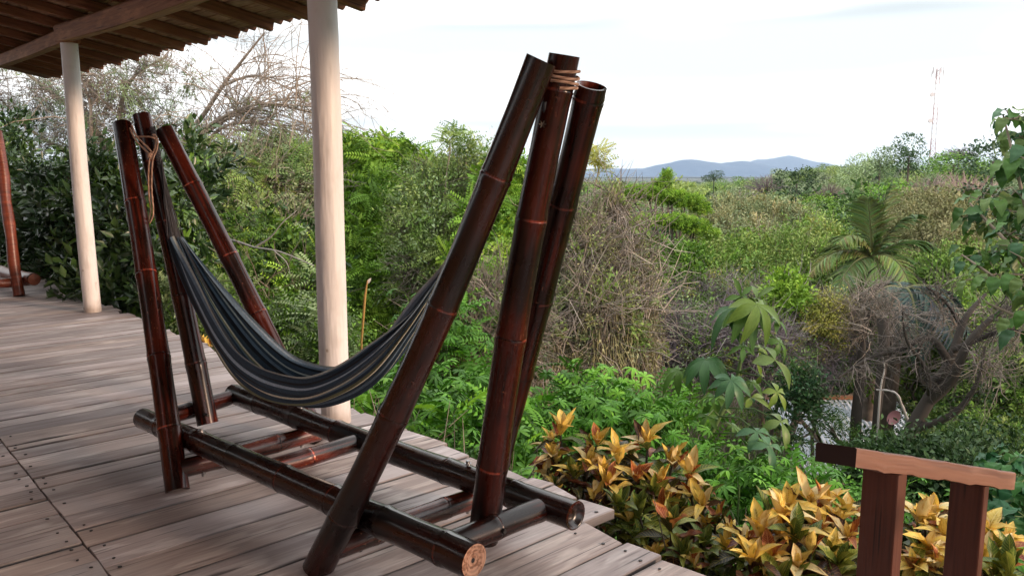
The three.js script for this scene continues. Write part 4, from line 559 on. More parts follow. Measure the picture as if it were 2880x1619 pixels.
// ---- the dark leaning tree with bare branches, and the slim trunks near the little house
{
  const g = thing('leaning_tree', V3([5.602, -2.607, -11]).setY(-4.6), 'dark leaning tree with bare crooked branches behind the chair arm', 'tree'), t = new MB();
  const L = (pts, r0, r1) => { const c = new THREE.CatmullRomCurve3(pts.map(V3)).getPoints(pts.length * 5); t.tube(c, c.map((_, i) => r0 + (r1 - r0) * i / (c.length - 1)), 8, 1); return c; };
  const arms = [L([g.position.toArray(), [5.699, -2.369, -11], [5.965, -1.721, -11], [6.207, -1.198, -11], [6.497, -0.605, -11.2], [6.873, -0.291, -11.4]], 0.135, 0.025),
    L([[5.941, -1.779, -11], [6.117, -1.434, -10.8], [6.23, -0.825, -10.6], [6.575, -0.441, -10.6], [6.915, -0.277, -10.6]], 0.09, 0.02), L([[6.207, -1.198, -11], [5.9, -0.853, -11], [5.463, -1.025, -11], [4.977, -1.145, -10.9], [4.559, -1.377, -10.8]], 0.06, 0.015), L([[5.772, -2.191, -11], [6.094, -1.831, -10.6], [6.265, -1.327, -10.4], [6.33, -0.836, -10.4]], 0.06, 0.012),
    L([[6.108, -1.372, -11], [5.728, -1.434, -10.8], [5.592, -1.014, -10.7], [5.881, -0.532, -10.8]], 0.045, 0.012), L([[6.25, -1.025, -11], [6.508, -0.812, -10.8], [6.756, -0.66, -10.6], [6.952, -0.674, -10.4]], 0.05, 0.012), L([[5.965, -1.721, -11], [5.718, -1.238, -10.7], [5.361, -0.77, -10.6], [5.276, -0.331, -10.6]], 0.04, 0.01), L([[6.45, -0.721, -11.2], [6.195, -0.375, -11.2], [5.894, -0.146, -11.2]], 0.035, 0.008)];
  t.build('trunk', M.barkDark, g); const tw = G.twigs.map(() => []), lf = [];
  for (const c of arms.slice(1)) for (let k = 0; k < 8; k++) { const i = Math.floor((0.3 + 0.7 * rnd()) * (c.length - 1)), s = rr(0.6, 1.1); tw[k % 3].push([aim(c[i].clone(), jit(rdir(), 0.4), rr(0, 6), [s, s, s]), shade([[0.05, 0.042, 0.037], [0.09, 0.075, 0.065], [0.17, 0.145, 0.13]])]); }
  onLobes([[6.69, -0.911, -11, 0.495, 0.33, 0.396], [6.44, -0.642, -11.4, 0.513, 0.285, 0.41], [6.697, -1.213, -10.6, 0.318, 0.265, 0.254]], 14, (p) => { const s = rr(0.8, 1.5), k = Math.floor(rnd() * 3); tw[k].push([aim(p, rdir(), rr(0, 6), [s, s, s]), shade(PAL.dry)]); }, { fill: true });
  tw.forEach((l, i) => copies('twigs', G.twigs[i], M.twig, l, g));
}
function slim(name, label, pts, r0, r1, mat) { const g = thing(name, V3(pts[0]), label, 'tree'), c = new THREE.CatmullRomCurve3(pts.map(V3)).getPoints(30); new MB().tube(c, c.map((_, i) => r0 + (r1 - r0) * i / 30), 8, 1).build('trunk', mat, g); return g; }
{ const g = slim('slender_tree', 'slender dark straight trunk in front of the little pale roof', [[5.854, -3.557, -13], [5.831, -2.644, -13], [5.855, -1.953, -13], [5.85, -1.34, -13], [6.006, -0.836, -13.2]], 0.11, 0.05, M.barkDark); const tw = []; for (let k = 0; k < 40; k++) tw.push([aim(V3([5.981, -0.972, -13.2]).add(V(rr(-0.4, 0.4), rr(-0.3, 0.5), rr(-0.4, 0.4))), rdir(), 0, [1, 1, 1]), shade(PAL.dry)]); copies('twigs', G.twigs[0], M.twig, tw, g); }
slim('slender_tree', 'dark dead trunk with torn bark just right of the slender straight trunk', [[5.843, -3.326, -12.4], [5.887, -2.521, -12.4], [5.908, -1.861, -12.4], [5.932, -1.276, -12.4], [5.931, -0.844, -12.5]], 0.05, 0.1, M.barkDark);
slim('bare_sapling', 'thin pale bare sapling in front of the pink satellite dish roof', [[5.736, -2.976, -12], [5.729, -2.393, -12], [5.732, -1.882, -12], [5.742, -1.755, -12], [5.772, -1.565, -12], [5.733, -1.345, -12]], 0.02, 0.01, M.barkGrey);
// ---- the little house below with its roof and dish, and the crooked pole
{
  const c = V3([7.326, -3.975, -16]), g = thing('small_house', V(c.x, ground(c.x, c.z), c.z), 'little house low among the trees, only its pale blue-white sheet roof showing', 'house'), b = new MB();
  b.grid(240, 3, (i, j) => { const x = c.x - 1.6 + i / 240 * 3.4, t = j / 3; return [V(x, c.y - 0.35 + t * 0.75 + 0.009 * Math.sin(i * 0.785), c.z + 1.3 - t * 2.6), i / 10, t]; });
  b.build('roof', std({ color: C(0.62, 0.68, 0.78), roughness: 0.45, metalness: 0.1 }), g);
  new MB().box(V(c.x + 0.1, c.y + 0.44, c.z - 1.32), V(1.72, 0, 0), V(0, 0.04, 0), V(0, 0, 0.05), 0.01).build('ridge_board', M.beam, g);
  new MB().box(V(c.x + 0.1, c.y - 1.0, c.z - 0.1), V(1.4, 0, 0), V(0, 0.72, 0), V(0, 0, 1.05), 0.01).build('wall', std({ color: C(0.4, 0.36, 0.3), roughness: 0.9 }), g);
  const d = V3([6.762, -2.833, -13.6]), s = thing('satellite_dish', d, 'small pink satellite dish above the pale roof', 'satellite dish'), m = new MB(), ax = V(-0.62, 0.3, 0.75).normalize(), e1 = V(0.5, 0.82, 0.1), e = e1.sub(ax.clone().multiplyScalar(e1.dot(ax))).normalize(), f = ax.clone().cross(e);
  m.grid(6, 24, (i, j) => { const th = j / 24 * 6.2832, r = i / 6; return [d.clone().addScaledVector(e, Math.cos(th) * r * 0.14).addScaledVector(f, Math.sin(th) * r * 0.1).addScaledVector(ax, 0.05 * (r * r - 1)), r, th]; });
  m.build('dish', std({ color: C(0.62, 0.3, 0.32), roughness: 0.5 }), s);
  new MB().tube([d.clone().addScaledVector(ax, -0.05), d.clone().add(V(0.05, -0.2, -0.1)), d.clone().add(V(0.05, -0.55, -0.1))], 0.018, 6).build('mast', M.black, s); new MB().tube([d.clone().addScaledVector(e, -0.18), d.clone().addScaledVector(ax, 0.22).addScaledVector(e, -0.06)], 0.009, 5).build('feed_arm', M.black, s);
  const p = thing('crooked_pole', V3([6.033, -2.303, -11.6]), 'crooked pale grey branch curving past the pink satellite dish', 'branch');
  { const c = new THREE.CatmullRomCurve3([[6.033, -2.303, -11.6], [5.98, -2.234, -11.6], [5.881, -2.017, -11.6], [5.784, -1.832, -11.6], [5.71, -1.811, -11.7], [5.57, -1.826, -11.8]].map(V3)).getPoints(30); new MB().tube(c, c.map((_, i) => 0.03 - 0.02 * i / 30 + 0.004 * Math.sin(i * 1.3)), 8).build('branch', M.barkGrey, p); limb(new MB(), c[0], c[1], 0.01, 0.01); new MB().tube([c[0], c[0].clone().add(V(0.03, -0.8, -0.1)), c[0].clone().add(V(0.05, -1.6, -0.2))], [0.032, 0.04, 0.05], 8).build('stub', M.barkDark, p); }
}
// ---- dark bushes on the right, behind the chair
for (const [l, pal, lobes, n, q = 1] of [
  ['dark green ferny bush left of the slender dark trunk', [...PAL.dark, [0.03, 0.1, 0.04]], [[7.943, -3.861, -19.5, 0.585, 0.487, 0.468], [4.239, -2.233, -11.5, 0.23, 0.345, 0.184], [9.375, -3.891, -20, 0.6, 0.5, 0.48], [4.317, -1.894, -11.6, 0.232, 0.232, 0.186], [8.125, -3.624, -19, 0.475, 0.38, 0.38]], 420],
  ['olive dark bush behind the leaning tree at the right', [...PAL.green, ...PAL.dark, ...PAL.olive], [[7.687, -2.714, -13, 0.52, 0.455, 0.416], [7.96, -2.451, -12.6, 0.504, 0.504, 0.403], [7.086, -3.041, -12, 0.48, 0.36, 0.384], [6.954, -2.667, -11, 0.44, 0.33, 0.352], [8.211, -2.874, -15, 0.45, 0.525, 0.36], [7.973, -1.796, -12.4, 0.372, 0.372, 0.298], [8.361, -2.289, -14, 0.42, 0.42, 0.336]], 900],
  ['mixed green bush behind the crooked branches of the leaning tree', [...PAL.green, ...PAL.olive, ...PAL.bright], [[7.533, -1.607, -14.6, 0.438, 0.438, 0.35], [8.005, -1.416, -14.4, 0.432, 0.432, 0.346], [8.365, -1.482, -14, 0.42, 0.42, 0.336], [8.668, -1.257, -13.6, 0.408, 0.408, 0.326], [7.118, -1.803, -14.8, 0.37, 0.37, 0.296], [8.086, -2.24, -15, 0.45, 0.375, 0.36], [7.303, -2.318, -16, 0.4, 0.48, 0.32]], 620],
  ['dark green leafy sprays hanging in front of the little pale roof', [...PAL.dark, ...PAL.green], [[5.203, -2.653, -12.6, 0.151, 0.101, 0.121], [5.49, -2.855, -12.4, 0.186, 0.074, 0.149], [6.103, -2.838, -12.2, 0.207, 0.061, 0.166], [5.698, -2.879, -12, 0.24, 0.072, 0.192]], 70, 0.5],
  ['dark shadowy bush directly under the chair arm, beyond the crotons', PAL.dark, [[3.799, -1.593, -7, 0.245, 0.154, 0.196], [3.86, -1.419, -6.6, 0.264, 0.165, 0.211], [3.635, -1.56, -7.2, 0.216, 0.108, 0.173], [4.305, -1.477, -7, 0.21, 0.175, 0.168]], 420],
]) bush('dark_bush', l, 'shrub', null, lobes, [[G.small, M.leaf, n, [0.7 * q, 1.2 * q], pal, 0.4], [G.leafy, M.leaf, n * 0.5, [0.6 * q, q], pal, 0.4]], {});

// ---- cassava thickets below the deck
function cassava(label, tops, o = {}) {
  const base = V(0, 0, 0); tops.forEach((t) => base.add(V(t[0], 0, t[2]))); base.divideScalar(tops.length); base.y = ground(base.x, base.z);
  const g = thing('cassava_plant', base, label, 'plant', o.group), st2 = new MB(), pal = o.pal ?? PAL.jungle, mats = M.cas ?? (M.cas = PAL.jungle.map((c) => leafMat({ color: C(...c), roughness: 0.5 })));
  const shapes = M.casShape ?? (M.casShape = [0, 1, 2, 3].map((k) => spray((b) => palm7(b, V(0, 0, 0), UP, V(0, 0, 1), 0.15, 7, 0.22, 0.3 + 0.1 * k), 980 + k)));
  let n = 0; const fill = G.cassava.map(() => []), extra = G.feather.map(() => []);
  for (const t of tops) { const p = V3(t), q = V(p.x + rr(-0.2, 0.2), ground(p.x, p.z), p.z + rr(-0.2, 0.2)); st2.tube([q, q.clone().lerp(p, 0.5).add(V(rr(-0.1, 0.1), 0, rr(-0.1, 0.1))), p], [0.02, 0.014, 0.006], 5);
    for (let k = 0; k < 13; k++) { const th = k * 2.4 + t[0] * 7, rp = 0.12 + 0.022 * k, d = V(Math.cos(th), 0.75 - k * 0.09, Math.sin(th)).normalize(), c = p.clone().add(V(0, -k * 0.03, 0)), e = c.clone().addScaledVector(d, rp); if (k % 3 === 0) st2.tube([c, e], 0.003, 3); const m = new THREE.Mesh(pick(shapes), pick(mats)); m.name = 'leaf'; m.position.copy(e).sub(g.position); const out = d.clone().setY(-0.25 - k * 0.05).normalize(), nn = jit(V(d.x * 0.4, 1, d.z * 0.4).normalize(), 0.3), x = out.clone().cross(nn).normalize(); m.quaternion.setFromRotationMatrix(new THREE.Matrix4().makeBasis(x, out, x.clone().cross(out))); m.scale.setScalar(rr(0.75, 1.2) * (o.s ?? 1)); m.castShadow = true; if (n++ < 295) g.add(m); }
    for (let k = 0; k < 16; k++) { const c = p.clone().add(V(rr(-0.35, 0.35), -rr(0.15, 1.0), rr(-0.35, 0.35))), s = rr(0.8, 1.2) * (o.s ?? 1); (k % 3 ? fill[k % 2] : extra[k % 3]).push([aim(c, jit(UP, 0.6), rr(0, 6), [s, s, s]), shade(pal)]); } }
  st2.build('stem', M.stemGreen, g); fill.forEach((l, i) => copies('lower_foliage', G.cassava[i], M.leaf, l, g)); extra.forEach((l, i) => { if (l.length) copies('ferny_foliage', G.feather[i], M.leaf, l, g); });
}
const around = (list) => list;
cassava('bright green cassava thicket below the deck, seen through the right-hand tripod from the thick post', [[-1.3, -0.424, -6.5], [-1.148, -0.438, -6.8], [-0.923, -0.469, -6.2], [-0.776, -0.452, -6.6], [-0.712, -0.419, -7], [-0.746, -0.47, -5.8], [-0.553, -0.44, -6], [-0.401, -0.464, -5.6], [-1.111, -0.44, -6], [-0.583, -0.359, -7.2], [-0.99, -0.359, -7.2]]);
cassava('bright green cassava between the two right-hand tripod poles, past the deck edge', [[-0.435, -0.417, -6.6], [-0.238, -0.402, -6.8], [-0.273, -0.44, -6], [-0.122, -0.436, -6.2], [-0.275, -0.483, -5.4], [0.006, -0.472, -6], [-0.14, -0.494, -5.6], [0.126, -0.501, -5.8], [0.106, -0.463, -6.4], [-0.553, -0.198, -8.5], [-0.72, -0.016, -9]]);
cassava('fresh green cassava standing just behind the left croton', [[0.618, -0.346, -7], [0.811, -0.402, -6.8], [1.013, -0.346, -7], [0.679, -0.436, -6.2], [0.935, -0.403, -6.2], [0.502, -0.429, -6.4], [1.198, -0.452, -6.6], [1.156, -0.472, -6], [0.146, -0.571, -5.4], [0.11, -0.558, -5]], { s: 0.9 });
cassava('ferny green undergrowth between the big-leaved sapling and the chair arm', [[1.347, -0.555, -5.6], [1.499, -0.571, -5.4], [1.787, -0.626, -5.8], [1.771, -0.553, -5.2], [2.078, -0.616, -5.6], [2.072, -0.581, -5.2], [1.469, -0.545, -4.9], [1.767, -0.53, -4.8], [2.289, -0.601, -5.4], [1.259, -0.57, -5.1], [2.138, -0.572, -4.9]], { s: 0.75 });
cassava('dim green undergrowth at the right edge below the heart-shaped leaves', [[2.992, -0.677, -4.6], [2.896, -0.635, -4.3], [2.702, -0.657, -4.2], [3.292, -0.689, -4.8]], { s: 0.8 });

// ---- the sapling with huge lobed leaves
{
  const g = thing('big_leaved_sapling', V3([1.428, -1.026, -6]), 'sapling with huge lobed umbrella leaves on long stalks, rising above the crotons', 'plant'), st2 = new MB();
  const stem = new THREE.CatmullRomCurve3([V3([1.428, -1.026, -6]), V3([1.563, -0.568, -6]), V3([1.734, -0.168, -6]), V3([1.778, 0.1, -6]), V3([1.803, 0.38, -6])]).getPoints(24); st2.tube([V(stem[0].x, ground(stem[0].x, stem[0].z), stem[0].z), ...stem], [0.03, ...stem.map((_, i) => 0.024 - 0.014 * i / 24)], 7);
  const cols = { t: [0.05, 0.125, 0.045], b: [0.07, 0.16, 0.08], g: [0.085, 0.17, 0.035], y: [0.16, 0.24, 0.045], p: [0.13, 0.2, 0.06] }, mats = {}; for (const k in cols) mats[k] = leafMat({ map: veinTex, color: C(...cols[k].map((x) => x * 1.25)), roughness: 0.38, transmission: 0.25 });
  const leaf = (h, R0, nrm, fwd, lobes, k, t0 = null, droop = 0.8) => { const b = new MB(), p = V3(h); palm7(b, p, V(...fwd).normalize(), V(...nrm).normalize(), R0 * 0.88, lobes, 0.29, droop, 6); b.build('leaf', mats[k], g); if (t0 !== null) { const s = stem[t0]; st2.tube([s, s.clone().lerp(p, 0.55).add(V(0, 0.05, 0)), p], [0.007, 0.006, 0.005], 5); } };
  leaf([1.786, 0.435, -5.95], 0.34, [0.1, 0.9, 0.35], [0.1, -0.1, 1], 9, 'g', 24, 1.0); leaf([1.829, 0.482, -5.85], 0.36, [0.35, 0.7, 0.6], [0.5, -0.5, 0.7], 7, 'y', 24, 0.7); leaf([1.738, 0.409, -6.1], 0.36, [-0.45, 0.8, 0.3], [-1, -0.15, 0.4], 7, 't', 24, 0.9); leaf([1.889, 0.495, -6.05], 0.2, [0.2, 0.8, 0.5], [0.4, 0.6, 0.3], 5, 'p', 24, 0.4); leaf([1.752, 0.519, -6], 0.18, [-0.1, 0.6, 0.8], [-0.3, 0.8, 0.3], 5, 'g', 24, 0.3);
  leaf([1.471, 0.045, -5.9], 0.3, [-0.2, 0.8, 0.5], [-0.3, -0.2, 1], 9, 't', 16, 0.8); leaf([1.588, -0.031, -5.6], 0.25, [0, 0.75, 0.66], [0.1, -0.6, 0.8], 8, 'b', 12, 0.6); leaf([1.342, -0.108, -6.2], 0.26, [-0.3, 0.8, 0.4], [-0.9, -0.3, 0.3], 7, 'g', 14, 0.8);
  leaf([2.029, 0.184, -5.9], 0.22, [0.5, 0.6, 0.6], [0.6, -0.7, 0.2], 5, 'g', 22, 0.6); leaf([1.932, 0.093, -5.7], 0.34, [0.4, 0.6, 0.7], [0.75, -0.65, 0.2], 3, 'p', 17, 0.4); leaf([1.923, -0.12, -5.6], 0.2, [0.3, 0.6, 0.7], [0.6, -0.7, 0.3], 5, 'y', 14, 0.6); leaf([1.803, -0.001, -5.6], 0.15, [0, 0.6, 0.8], [-0.2, 0.6, 0.5], 3, 'y', 14, 0.3);
  leaf([1.728, -0.352, -5.4], 0.26, [0.2, 0.8, 0.5], [0.6, -0.4, 0.6], 5, 'b', 8, 0.6); leaf([1.928, -0.312, -5.5], 0.28, [0.3, 0.7, 0.6], [0.8, -0.5, 0.2], 4, 'p', 9, 0.6); leaf([1.831, -0.251, -5.9], 0.2, [0.2, 0.8, 0.5], [0.5, 0.1, 0.6], 5, 'y', 10, 0.5); leaf([1.75, -0.383, -5.2], 0.24, [0.2, 0.8, 0.6], [0.7, -0.5, 0.4], 4, 'b', 6, 0.5); leaf([1.636, -0.337, -6.2], 0.24, [-0.3, 0.8, 0.5], [-0.7, -0.3, 0.5], 7, 'g', 10, 0.7);
  for (let k = 0; k < 9; k++) { const i = 6 + k * 2, th = k * 2.4, d = V(Math.cos(th), rr(0.1, 0.5), Math.sin(th)).normalize(), h = stem[Math.min(i, 24)].clone().addScaledVector(d, rr(0.14, 0.32)); leaf(h.toArray(), rr(0.13, 0.2), [d.x * 0.4, 1, d.z * 0.4 + 0.4], [d.x, -0.35, d.z], pick([5, 7]), pick(['g', 'g', 'y', 't']), i > 24 ? 24 : i, rr(0.3, 0.6)); }
  { const b = new MB(); blade(b, V3([1.684, -0.735, -6.6]), V(0.02, 1, 0.05).normalize(), V(0, 0, 1), 0.34, 0.2, { n: 7, curl: 0.1, fold: 0.12, peak: 0.5 }); b.build('leaf', leafMat({ color: C(0.14, 0.28, 0.05), transmission: 0.45 }), g); }
  st2.build('stem', M.stemGreen, g);
}
// ---- the broad-leaved tree that leans in from the right
function broadTree(label, knots, o) {
  const base = V3(o.base), g = thing(o.name ?? 'broad_leaved_tree', base, label, o.cat ?? 'tree'), w = new MB();
  const cols = o.cols, mats = cols.map((c) => leafMat({ map: veinTex, color: C(c[0] * 1.35, c[1] * 1.35, c[2] * 1.35), roughness: 0.4, transmission: 0.28 })), shapes = [0, 1, 2, 3].map((k) => spray((b) => blade(b, V(0, 0, 0), UP, V(0, 0, 1), 0.2, 0.2 * (o.wide ?? 0.68), { n: 7, curl: 0.25 + 0.18 * k, fold: 0.14, peak: 0.38, wave: 0.26, ph: k * 2 }), 990 + k)), bark = o.bark ?? M.barkPale;
  for (const br of o.branches) { const c = new THREE.CatmullRomCurve3(br.map(V3)).getPoints(20); w.tube(c, c.map((_, i) => (o.r ?? 0.03) * (1 - 0.75 * i / 20)), 6); }
  let n = 0;
  for (const [x, y, z, r, m, droop] of knots) for (let k = 0; k < m; k++) {
    if (n++ >= 300) break; const th = k * 2.4 + x * 9, el = rr(-0.4, 0.8), d = V(Math.cos(th) * Math.cos(el), Math.sin(el), Math.sin(th) * Math.cos(el)), p = V(x, y, z).addScaledVector(d, r * rr(0.35, 1)), out = d.clone().add(V(0, -(droop ?? 0.7), 0)).normalize(), nn = jit(d.clone().add(V(0, 0.7, 0.35)).normalize(), 0.35), q = out.clone().cross(nn).normalize();
    const lf = new THREE.Mesh(pick(shapes), pick(mats)); lf.name = 'leaf'; lf.position.copy(p).sub(base); lf.quaternion.setFromRotationMatrix(new THREE.Matrix4().makeBasis(q, out, q.clone().cross(out))); lf.scale.setScalar(rr(0.7, 1.25) * (o.s ?? 1)); lf.castShadow = true; g.add(lf); if (k % 2) w.tube([V(x, y, z), p], 0.0035, 3);
  }
  w.build('branch', bark, g); return g;
}
broadTree('broad-leaved tree leaning in at the right edge, its top shoot against the sky', [
  [...[3.464, 1.817, -5.6], 0.14, 20, 0.5], [...[3.53, 1.695, -5.6], 0.13, 14, 0.9], [...[3.521, 1.544, -5.5], 0.15, 15, 0.9], [...[3.431, 1.49, -5.5], 0.12, 13, 1.1], [...[3.407, 1.215, -5.6], 0.24, 22], [...[3.562, 1.268, -5.7], 0.22, 20], [...[3.557, 1.197, -5.4], 0.24, 21], [...[3.445, 1.028, -5.5], 0.24, 22], [...[3.352, 0.879, -5.6], 0.2, 18], [...[3.447, 0.963, -5.3], 0.25, 22], [...[3.325, 0.763, -5.4], 0.25, 22], [...[3.351, 0.736, -5.2], 0.25, 20], [...[3.363, 0.61, -5], 0.22, 18], [...[3.392, 1.098, -5.7], 0.16, 13], [...[3.392, 0.839, -5], 0.25, 18], [...[3.357, 0.403, -5], 0.2, 11]],
  { base: [4.168, -1.077, -5.6], r: 0.026, s: 0.6, cols: [[0.045, 0.11, 0.03], [0.065, 0.15, 0.035], [0.1, 0.19, 0.05], [0.05, 0.12, 0.06], [0.13, 0.2, 0.07]], branches: [[[4.168, -1.077, -5.6], [3.833, 0.441, -5.5], [3.613, 1, -5.5], [3.461, 1.463, -5.5], [3.393, 1.844, -5.6]], [[3.833, 0.441, -5.5], [3.449, 0.9, -5.4], [3.209, 1.243, -5.6]], [[3.875, 0.298, -5.5], [3.41, 0.641, -5.3], [3.126, 0.89, -5.5]], [[3.863, 0.008, -5.4], [3.404, 0.461, -5.1], [3.2, 0.587, -5.3]]] });
broadTree('low plant of dark heart-shaped leaves at the right edge behind the chair arm', [[...[2.961, -0.322, -4.6], 0.14, 24], [...[2.935, -0.365, -4.4], 0.16, 24], [...[2.828, -0.462, -4.4], 0.14, 24], [...[3.182, -0.32, -4.8], 0.14, 20], [...[2.731, -0.562, -4.3], 0.12, 16], [...[2.86, -0.445, -4.2], 0.14, 16], [...[2.858, -0.382, -4.5], 0.12, 16]],
  { name: 'heart_leaved_plant', cat: 'plant', base: [2.995, -1.032, -4.4], r: 0.012, wide: 0.85, s: 0.5, bark: M.stemGreen, cols: [[0.035, 0.12, 0.055], [0.05, 0.15, 0.04], [0.03, 0.1, 0.045]], branches: [[[2.995, -1.032, -4.4], [2.916, -0.414, -4.4], [3.067, -0.284, -4.7]], [[2.961, -0.782, -4.4], [2.834, -0.536, -4.4], [2.858, -0.382, -4.5]]] });

// ---- crotons along the deck edge
const crotonTex = (base, vein, blotch, amt, s, edge) => tex(64, 128, (u, v) => { const x = Math.abs(u - 0.5) * 2, ribs = Math.abs(((v * 13 - x * 2.2) % 1 + 1) % 1 - 0.5) * 2, vv = Math.max(smooth(0.8, 0.95, ribs) * smooth(0.05, 0.2, x), 1 - smooth(0.03, 0.09, x)), bl = smooth(1 - amt - 0.12, 1 - amt + 0.12, fbm(u * 4, v * 5, 4, 5, s, 4)); let c = mix3(base, blotch, bl * (1 - 0.7 * vv)); c = mix3(c, vein, vv * 0.75); return mix3(c, edge, smooth(0.85, 1, x) * 0.5); }, true);
const cm = (...a) => leafMat({ map: crotonTex(...a), roughness: 0.36, transmission: 0.22 });
M.croton = {
  y: [cm([0.84, 0.62, 0.15], [0.88, 0.72, 0.3], [0.52, 0.34, 0.05], 0.4, 601, [0.7, 0.45, 0.15]), cm([0.8, 0.55, 0.1], [0.86, 0.68, 0.26], [0.3, 0.23, 0.03], 0.35, 607, [0.6, 0.3, 0.1]), cm([0.88, 0.72, 0.36], [0.9, 0.78, 0.45], [0.7, 0.44, 0.14], 0.5, 613, [0.75, 0.4, 0.2])],
  o: [cm([0.58, 0.25, 0.06], [0.7, 0.32, 0.15], [0.3, 0.07, 0.02], 0.45, 619, [0.5, 0.15, 0.06]), cm([0.3, 0.1, 0.035], [0.6, 0.25, 0.12], [0.14, 0.03, 0.02], 0.5, 631, [0.3, 0.08, 0.04])],
  d: [cm([0.05, 0.055, 0.018], [0.45, 0.36, 0.08], [0.03, 0.03, 0.015], 0.5, 641, [0.07, 0.04, 0.02]), cm([0.075, 0.035, 0.022], [0.4, 0.2, 0.07], [0.035, 0.018, 0.014], 0.5, 643, [0.1, 0.03, 0.02])],
  g: [cm([0.12, 0.18, 0.03], [0.5, 0.46, 0.1], [0.06, 0.1, 0.02], 0.5, 647, [0.16, 0.2, 0.04]), cm([0.24, 0.26, 0.04], [0.6, 0.52, 0.12], [0.1, 0.15, 0.025], 0.45, 653, [0.25, 0.25, 0.05])],
};
const crotonShapes = [0, 1, 2, 3, 4].map((k) => spray((b) => blade(b, V(0, 0, 0), UP, V(0, 0, 1), 0.14, 0.06 + 0.006 * (k % 3), { n: 6, curl: [0.15, 0.35, 0.6, -0.15, 0.9][k], fold: 0.28, peak: 0.52, wave: 0.16, ph: k * 1.7 }), 1000 + k));
function croton(label, heads, foot) {
  const base = V3(foot); base.y = ground(base.x, base.z); const g = thing('croton_shrub', base, label, 'shrub', null), st2 = new MB(); let n = 0;
  const fork = base.clone().add(V(0, 0.35, 0)); st2.tube([base, fork], [0.022, 0.018], 6);
  const all = heads.flatMap((h) => [h, [h[0] + rr(-0.09, 0.09), h[1] - rr(0.02, 0.1), h[2] + rr(-0.07, 0.09), h[3] * rr(0.7, 0.9), rnd() < 0.5 ? h[4] : pick(['m', 'o', 'g', 'y'])]]);
  for (const [x, y, z, s, kind] of all) {
    const c = V(x, y - 0.02, z), low = c.clone().lerp(fork, 0.5).add(V(rr(-0.05, 0.05), 0, rr(-0.05, 0.05))); st2.tube([fork, low, c], [0.014, 0.01, 0.006], 5);
    const lean = V(rr(-0.25, 0.25), 1, rr(-0.1, 0.35)).normalize(), top = kind === 'g' ? M.croton.g : kind === 'o' ? [M.croton.o[0], M.croton.y[0], M.croton.y[1], M.croton.y[2], M.croton.y[0]] : kind === 'm' ? [...M.croton.y, ...M.croton.g, M.croton.o[0]] : M.croton.y, old = kind === 'g' ? [...M.croton.g, M.croton.d[0]] : kind === 'o' ? [...M.croton.d, M.croton.d[0], M.croton.g[0], M.croton.o[1]] : [M.croton.d[0], M.croton.d[0], M.croton.d[1], M.croton.g[0], M.croton.g[0], M.croton.o[1]];
    for (let k = 0; k < 20; k++) {
      const th = k * 2.39996 + x * 20, open = k < 10 ? 0.14 + k * 0.065 : 1.05 + (k - 10) * 0.12, dd = UP.clone().multiplyScalar(Math.cos(open)).add(V(Math.cos(th) * Math.sin(open), 0, Math.sin(th) * Math.sin(open))), d = jit(dd.applyQuaternion(new THREE.Quaternion().setFromUnitVectors(UP, lean)), 0.16), m = new THREE.Mesh(pick(crotonShapes), k < 8 ? pick(top) : k < 11 ? pick(rnd() < 0.4 ? top : old) : pick(old));
      const nn = k < 14 ? lean.clone().multiplyScalar(1).addScaledVector(d, -lean.dot(d)).normalize() : UP.clone().addScaledVector(d, -d.y).normalize(), q = d.clone().cross(nn).normalize();
      m.quaternion.setFromRotationMatrix(new THREE.Matrix4().makeBasis(q, d, q.clone().cross(d))); m.position.copy(c).addScaledVector(lean, -0.012 * Math.max(0, k - 7)).addScaledVector(d, 0.012).sub(base); { const sc = s * 0.98 * (k < 4 ? 0.66 : k < 11 ? 0.92 : 1.05) * rr(0.75, 1.15); m.scale.set(sc * rr(0.72, 1.05), sc * rr(0.95, 1.2), sc); }; m.name = 'leaf'; m.castShadow = true; if (n++ < 300) g.add(m);
    }
  }
  st2.build('stem', M.bark, g); return g;
}
croton('leftmost croton with yellow heads, on tall stems by the sawn rail end', [[...[0.263, 0.076, -4.15], 1.0, 'y'], [...[0.235, -0.062, -4.1], 0.95, 'y'], [...[0.452, 0.022, -4.1], 0.95, 'o'], [...[0.314, -0.093, -3.95], 0.85, 'd'], [...[0.401, -0.069, -4], 0.95, 'o'], [...[0.214, -0.167, -4], 0.7, 'o']], [0.361, -0.681, -4.2]);
croton('croton with pale yellow heads over dark maroon leaves, second from the left', [[...[0.55, -0.007, -3.95], 1.15, 'y'], [...[0.711, 0.04, -4], 1.15, 'y'], [...[0.829, -0.039, -3.95], 1.0, 'y'], [...[0.621, -0.066, -3.8], 0.95, 'o'], [...[0.482, -0.087, -3.8], 0.9, 'o'], [...[0.74, -0.087, -3.8], 0.9, 'o'], [...[0.911, -0.074, -3.9], 1.0, 'm'], [...[0.636, -0.129, -4.1], 0.9, 'o']], [0.685, -0.624, -4]);
croton('green-leaved croton at the corner of the deck with narrow lime leaves', [[...[0.506, -0.125, -3.6], 1.1, 'g'], [...[0.602, -0.132, -3.55], 1.0, 'g'], [...[0.722, -0.132, -3.4], 1.05, 'm'], [...[0.693, -0.128, -3.75], 0.9, 'g'], [...[0.757, -0.215, -3.3], 0.85, 'g'], [...[0.578, -0.237, -3.5], 0.8, 'g'], [...[0.654, -0.275, -3.4], 0.8, 'd']], [0.681, -0.705, -3.6]);
croton('croton with a bright orange-yellow head, in the middle between the green one and the biggest', [[...[0.938, -0.158, -3.7], 1.0, 'y'], [...[0.901, -0.139, -3.8], 0.9, 'o'], [...[0.972, -0.195, -3.6], 0.85, 'm'], [...[0.868, -0.208, -3.4], 0.85, 'g'], [...[0.978, -0.256, -3.4], 0.85, 'd']], [0.952, -0.705, -3.6]);
